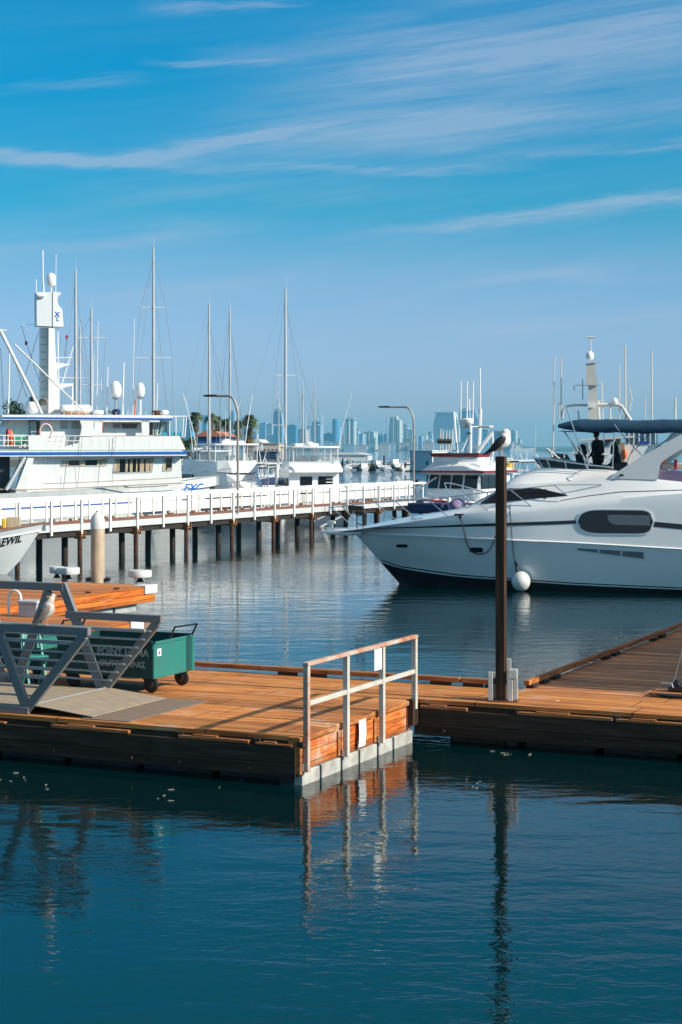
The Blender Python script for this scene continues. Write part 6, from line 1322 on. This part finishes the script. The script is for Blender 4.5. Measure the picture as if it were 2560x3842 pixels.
# ------------------------------------------------------------------ far dock with piles and moored craft
fd = root('long_dock', 'long low timber dock with tall piles far across the water', 'dock', (at(1400, 365)[0], 365, 0), 0); a0, a1 = at(1180, 365)[0]-fd.location.x, at(1552, 365)[0]-fd.location.x
MB().box(a0, a1, 0, 5, .85, 1.15).build('deck', mat('pale_timber', (.52, .38, .27), .8, var=.3, vs=1), fd); MB().box(a0, a1, .5, 4.5, .3, .84).build('frame', darkwood, fd)
q = random.Random(9); pm = mat('white_topped_pile', (.50, .46, .42), .8, var=.3)
for i in range(22): x = lerp(a0, a1, (i+q.uniform(-.3, .3))/21); MB().tube([(x, -.3+q.uniform(0, 5), -1), (x, 0, q.uniform(1.4, 3.3))], .17, 7).build('pile', pm if i % 3 else darkwood, fd)
def skiff(label, px, Y, L=5, col=white, ang=10, cabin=True, group='small craft at the far dock', z=0, cover=None, wind=True):
    o = root('small_boat', label, 'boat', (((px-1280)*Y/FPX), Y, z), R(ang), group); hu = hull_mb(L, L*.36, L*.16, L*.12, rake=L*.1, n=8); hu.v = [(x-L/2, y, zz) for x, y, zz in hu.v]; hu.build('hull', col, o, smooth=30)
    if cabin: MB().prism([(-L*.25, L*.11), (L*.2, L*.12), (L*.08, L*.27), (-L*.22, L*.27)], -L*.12, L*.12).build('cabin', white, o); w = MB(); w.prism([(-L*.2, L*.18), (L*.1, L*.18), (L*.06, L*.24), (-L*.2, L*.24)], -L*.125, -L*.121).build('window', tintglass, o)
    else: MB().bev(-L*.5, -L*.42, -.2, .2, L*.1, L*.26, .04).build('outboard', black, o)
    if cover: MB().loft([[(x, -L*.17*w_, L*.12), (x, 0, L*.12+L*.12*w_), (x, L*.17*w_, L*.12)] for x, w_ in ((-L*.5, .8), (-L*.1, 1), (L*.3, .7), (L*.42, .1))]).build('cover', cover, o)
    return o
for i in range(15):
    skiff(ORD[i]+' small white boat from the left in the row along the far dock', lerp(1190, 1535, i/14)+q.uniform(-6, 6), 359+q.uniform(0, 12), q.uniform(4, 6.5), white, q.choice((80, 95, 100, 20)), q.random() < .6, z=.9 if i % 3 == 0 else 0)
for ci, (px, w) in enumerate(((1215, 5), (1250, 4), (1292, 5.5), (1335, 4), (1362, 6), (1410, 5), (1460, 4.5), (1500, 5))):
    o = root('boat_cover', ORD[ci]+' pale arched boat cover from the left on the far dock', 'cover', (at(px, 368)[0], 368, 1.15), R(q.uniform(-15, 15)), 'arched covers on the far dock')
    MB().loft([[(w/2*math.cos(a), y, .9*math.sin(a)) for a in [math.pi*i/8 for i in range(9)]] for y in (-1.4, 1.4)]).build('canvas', q.choice((white_d, white, purple, white_d)), o, smooth=True); MB().box(-w*.45, w*.45, -1.3, 1.3, 0, .12).build('cradle', black, o)
bh = root('boat_house', 'pale blue floating boat house with white side right of the far lamp', 'building', (at(1580, 350)[0], 350, 0), R(-34))
MB().box(-2.6, 2.6, 0, 6, .2, 4.1).build('wall', mat('pale_blue_wall', (.38, .55, .66), .7), bh); MB().prism([(-2.8, 4.1), (2.8, 4.1), (2.8, 4.25), (-2.8, 4.3)], -.2, 6.2).build('roof', white, bh); w = MB(); w.box(-2.0, -1.6, -.05, -.01, 1.4, 2.2); w.box(1.2, 1.7, -.05, -.01, 1.3, 2.1); w.each('window', blackp, bh); MB().box(-3.4, 3.4, -.6, 6.6, -.3, .19).build('float', darkwood, bh)
MB().box(2.601, 2.65, 0, 6, .2, 4.1).build('side_wall', white_d, bh)
skiff('white dinghy alone on the open water below the far lamp', 1512, 232, 1.9, white, 5, False, 'dinghies on open water'); skiff('dark dinghy right beside the far lamp post', 1578, 225, 2.2, galv, 60, False, 'dinghies on open water'); skiff('white dinghy beside the top of the yacht cabin', 1928, 240, 2.2, white, 30, False, 'dinghies on open water')
yb = root('bait_barge', 'floating platform with round yellow tub behind the dark post', 'barge', (at(1925, 340)[0], 340, 0), 0)
MB().box(-3.5, 3.2, -1, 3, .1, .5).build('platform', white_d, yb); MB().lathe([(1.2, .5), (1.25, 1.6), (1.35, 1.62), (1.35, 1.8)], (-.9, 1, 0), 20).build('yellow_tub', yellow, yb, smooth=True); MB().bev(-2.0, 0, .2, 1.8, 1.81, 2.8, .1).build('white_tank', white_d, yb)
for i, (px, Y, L, a, lab, cv) in enumerate((
  (612, 150, 8, 70, 'small white cabin boat just right of the thin antenna by the big bow', None), (640, 165, 9, 100, 'white cruiser half hidden behind the big boat bow', None), (715, 140, 8, 60, 'white cabin boat between the big bow and black lower mast', None),
  (745, 150, 9, 100, 'white boat under the terracotta roofed shop', None), (948, 150, 7, 80, 'small white boat below the tallest palm', navy), (975, 160, 8, 110, 'blue covered boat below the white gabled hall', navy), (1000, 145, 7, 70, 'white boat with blue cover below the tan block', navy),
  (1030, 155, 8, 95, 'white boat left of the stayed mast foot', None), (1055, 165, 8, 60, 'white boat right behind the stayed mast foot', navy), (1222, 180, 7, 80, 'white boat right of the cockpit door sport boat', None), (1835, 170, 7, 20, 'blue covered boat right of the trawler davit', blue_p), (1990, 150, 9, 15, 'white boat below the left end of the teal canopy', None), (2035, 140, 9, 20, 'white boat with rails left of the teal canopy struts', None))):
    o = skiff(lab, px, Y, L, white, a, True, 'boats in the basin behind the pier', cover=cv); q2 = random.Random(i)
    s_ = MB(); z = L*.27
    for k in range(5): s_.tube([(-L*.25+k*L*.1, q2.uniform(-L*.1, L*.1), z*.6), (-L*.25+k*L*.1+q2.uniform(-.6, .6), q2.uniform(-L*.12, L*.12), z+q2.uniform(.6, 2.2))], q2.uniform(.025, .05), 5)
    s_.tube([(-L*.3, -L*.14, z), (-L*.3, -L*.14, z+1.1), (L*.05, -L*.13, z+1.15), (L*.1, -L*.12, z*.8)], .04, 5)
    s_.each('spar', white, o); MB().bev(-L*.26, L*.06, -L*.13, L*.13, z+1.0, z+1.1, .03).build('hard_top', white if i % 3 else navy, o)
for i, (px, Y, zt_) in enumerate(((1000+40, 112, 1742), (1095-38, 112, 1760), (1238, 150, 1700), (915, 118, 1700), (1250, 200, 1712))):
    o = root('dock_pile', 'slim white mooring pile '+('between the two sport boats', 'hard left of the cockpit door sport boat', 'at the right rim of the cockpit door boat', 'between palm and bow facing sport boat', 'standing alone right of the sport boats')[i], 'pile', (((px-1280)*Y/FPX), Y, 0), 0, 'white piles behind the pier'); MB().tube([(0, 0, -1), (0, 0, CAM_H-(zt_-HOR)*Y/FPX)], .14 if Y < 140 else .10, 9).build('shaft', white_d, o, smooth=True)
tc_ = root('tender', 'teal hulled open boat tucked below the canopy struts', 'boat', (*at(2090, 100)[:2], 0), 0) if False else None
# ================================================================== HAZE
hz = MB().box(-5000, 5000, -70, 9000, -3, 135).build('haze', mat('haze_air', (1, 1, 1)))
hm = hz.data.materials[0]; hn, hk = hm.node_tree.nodes, hm.node_tree.links; hn.clear(); ho_ = N(hn, 'ShaderNodeOutputMaterial'); hv = N(hn, 'ShaderNodeVolumePrincipled')
hv.inputs['Color'].default_value = (.24, .74, 1.0, 1); hv.inputs['Density'].default_value = .00011; hv.inputs['Anisotropy'].default_value = .1; hk.new(hv.outputs[0], ho_.inputs['Volume'])
kind(tag(hz, 'pale blue haze filling the air over the bay', 'haze'), 'stuff')
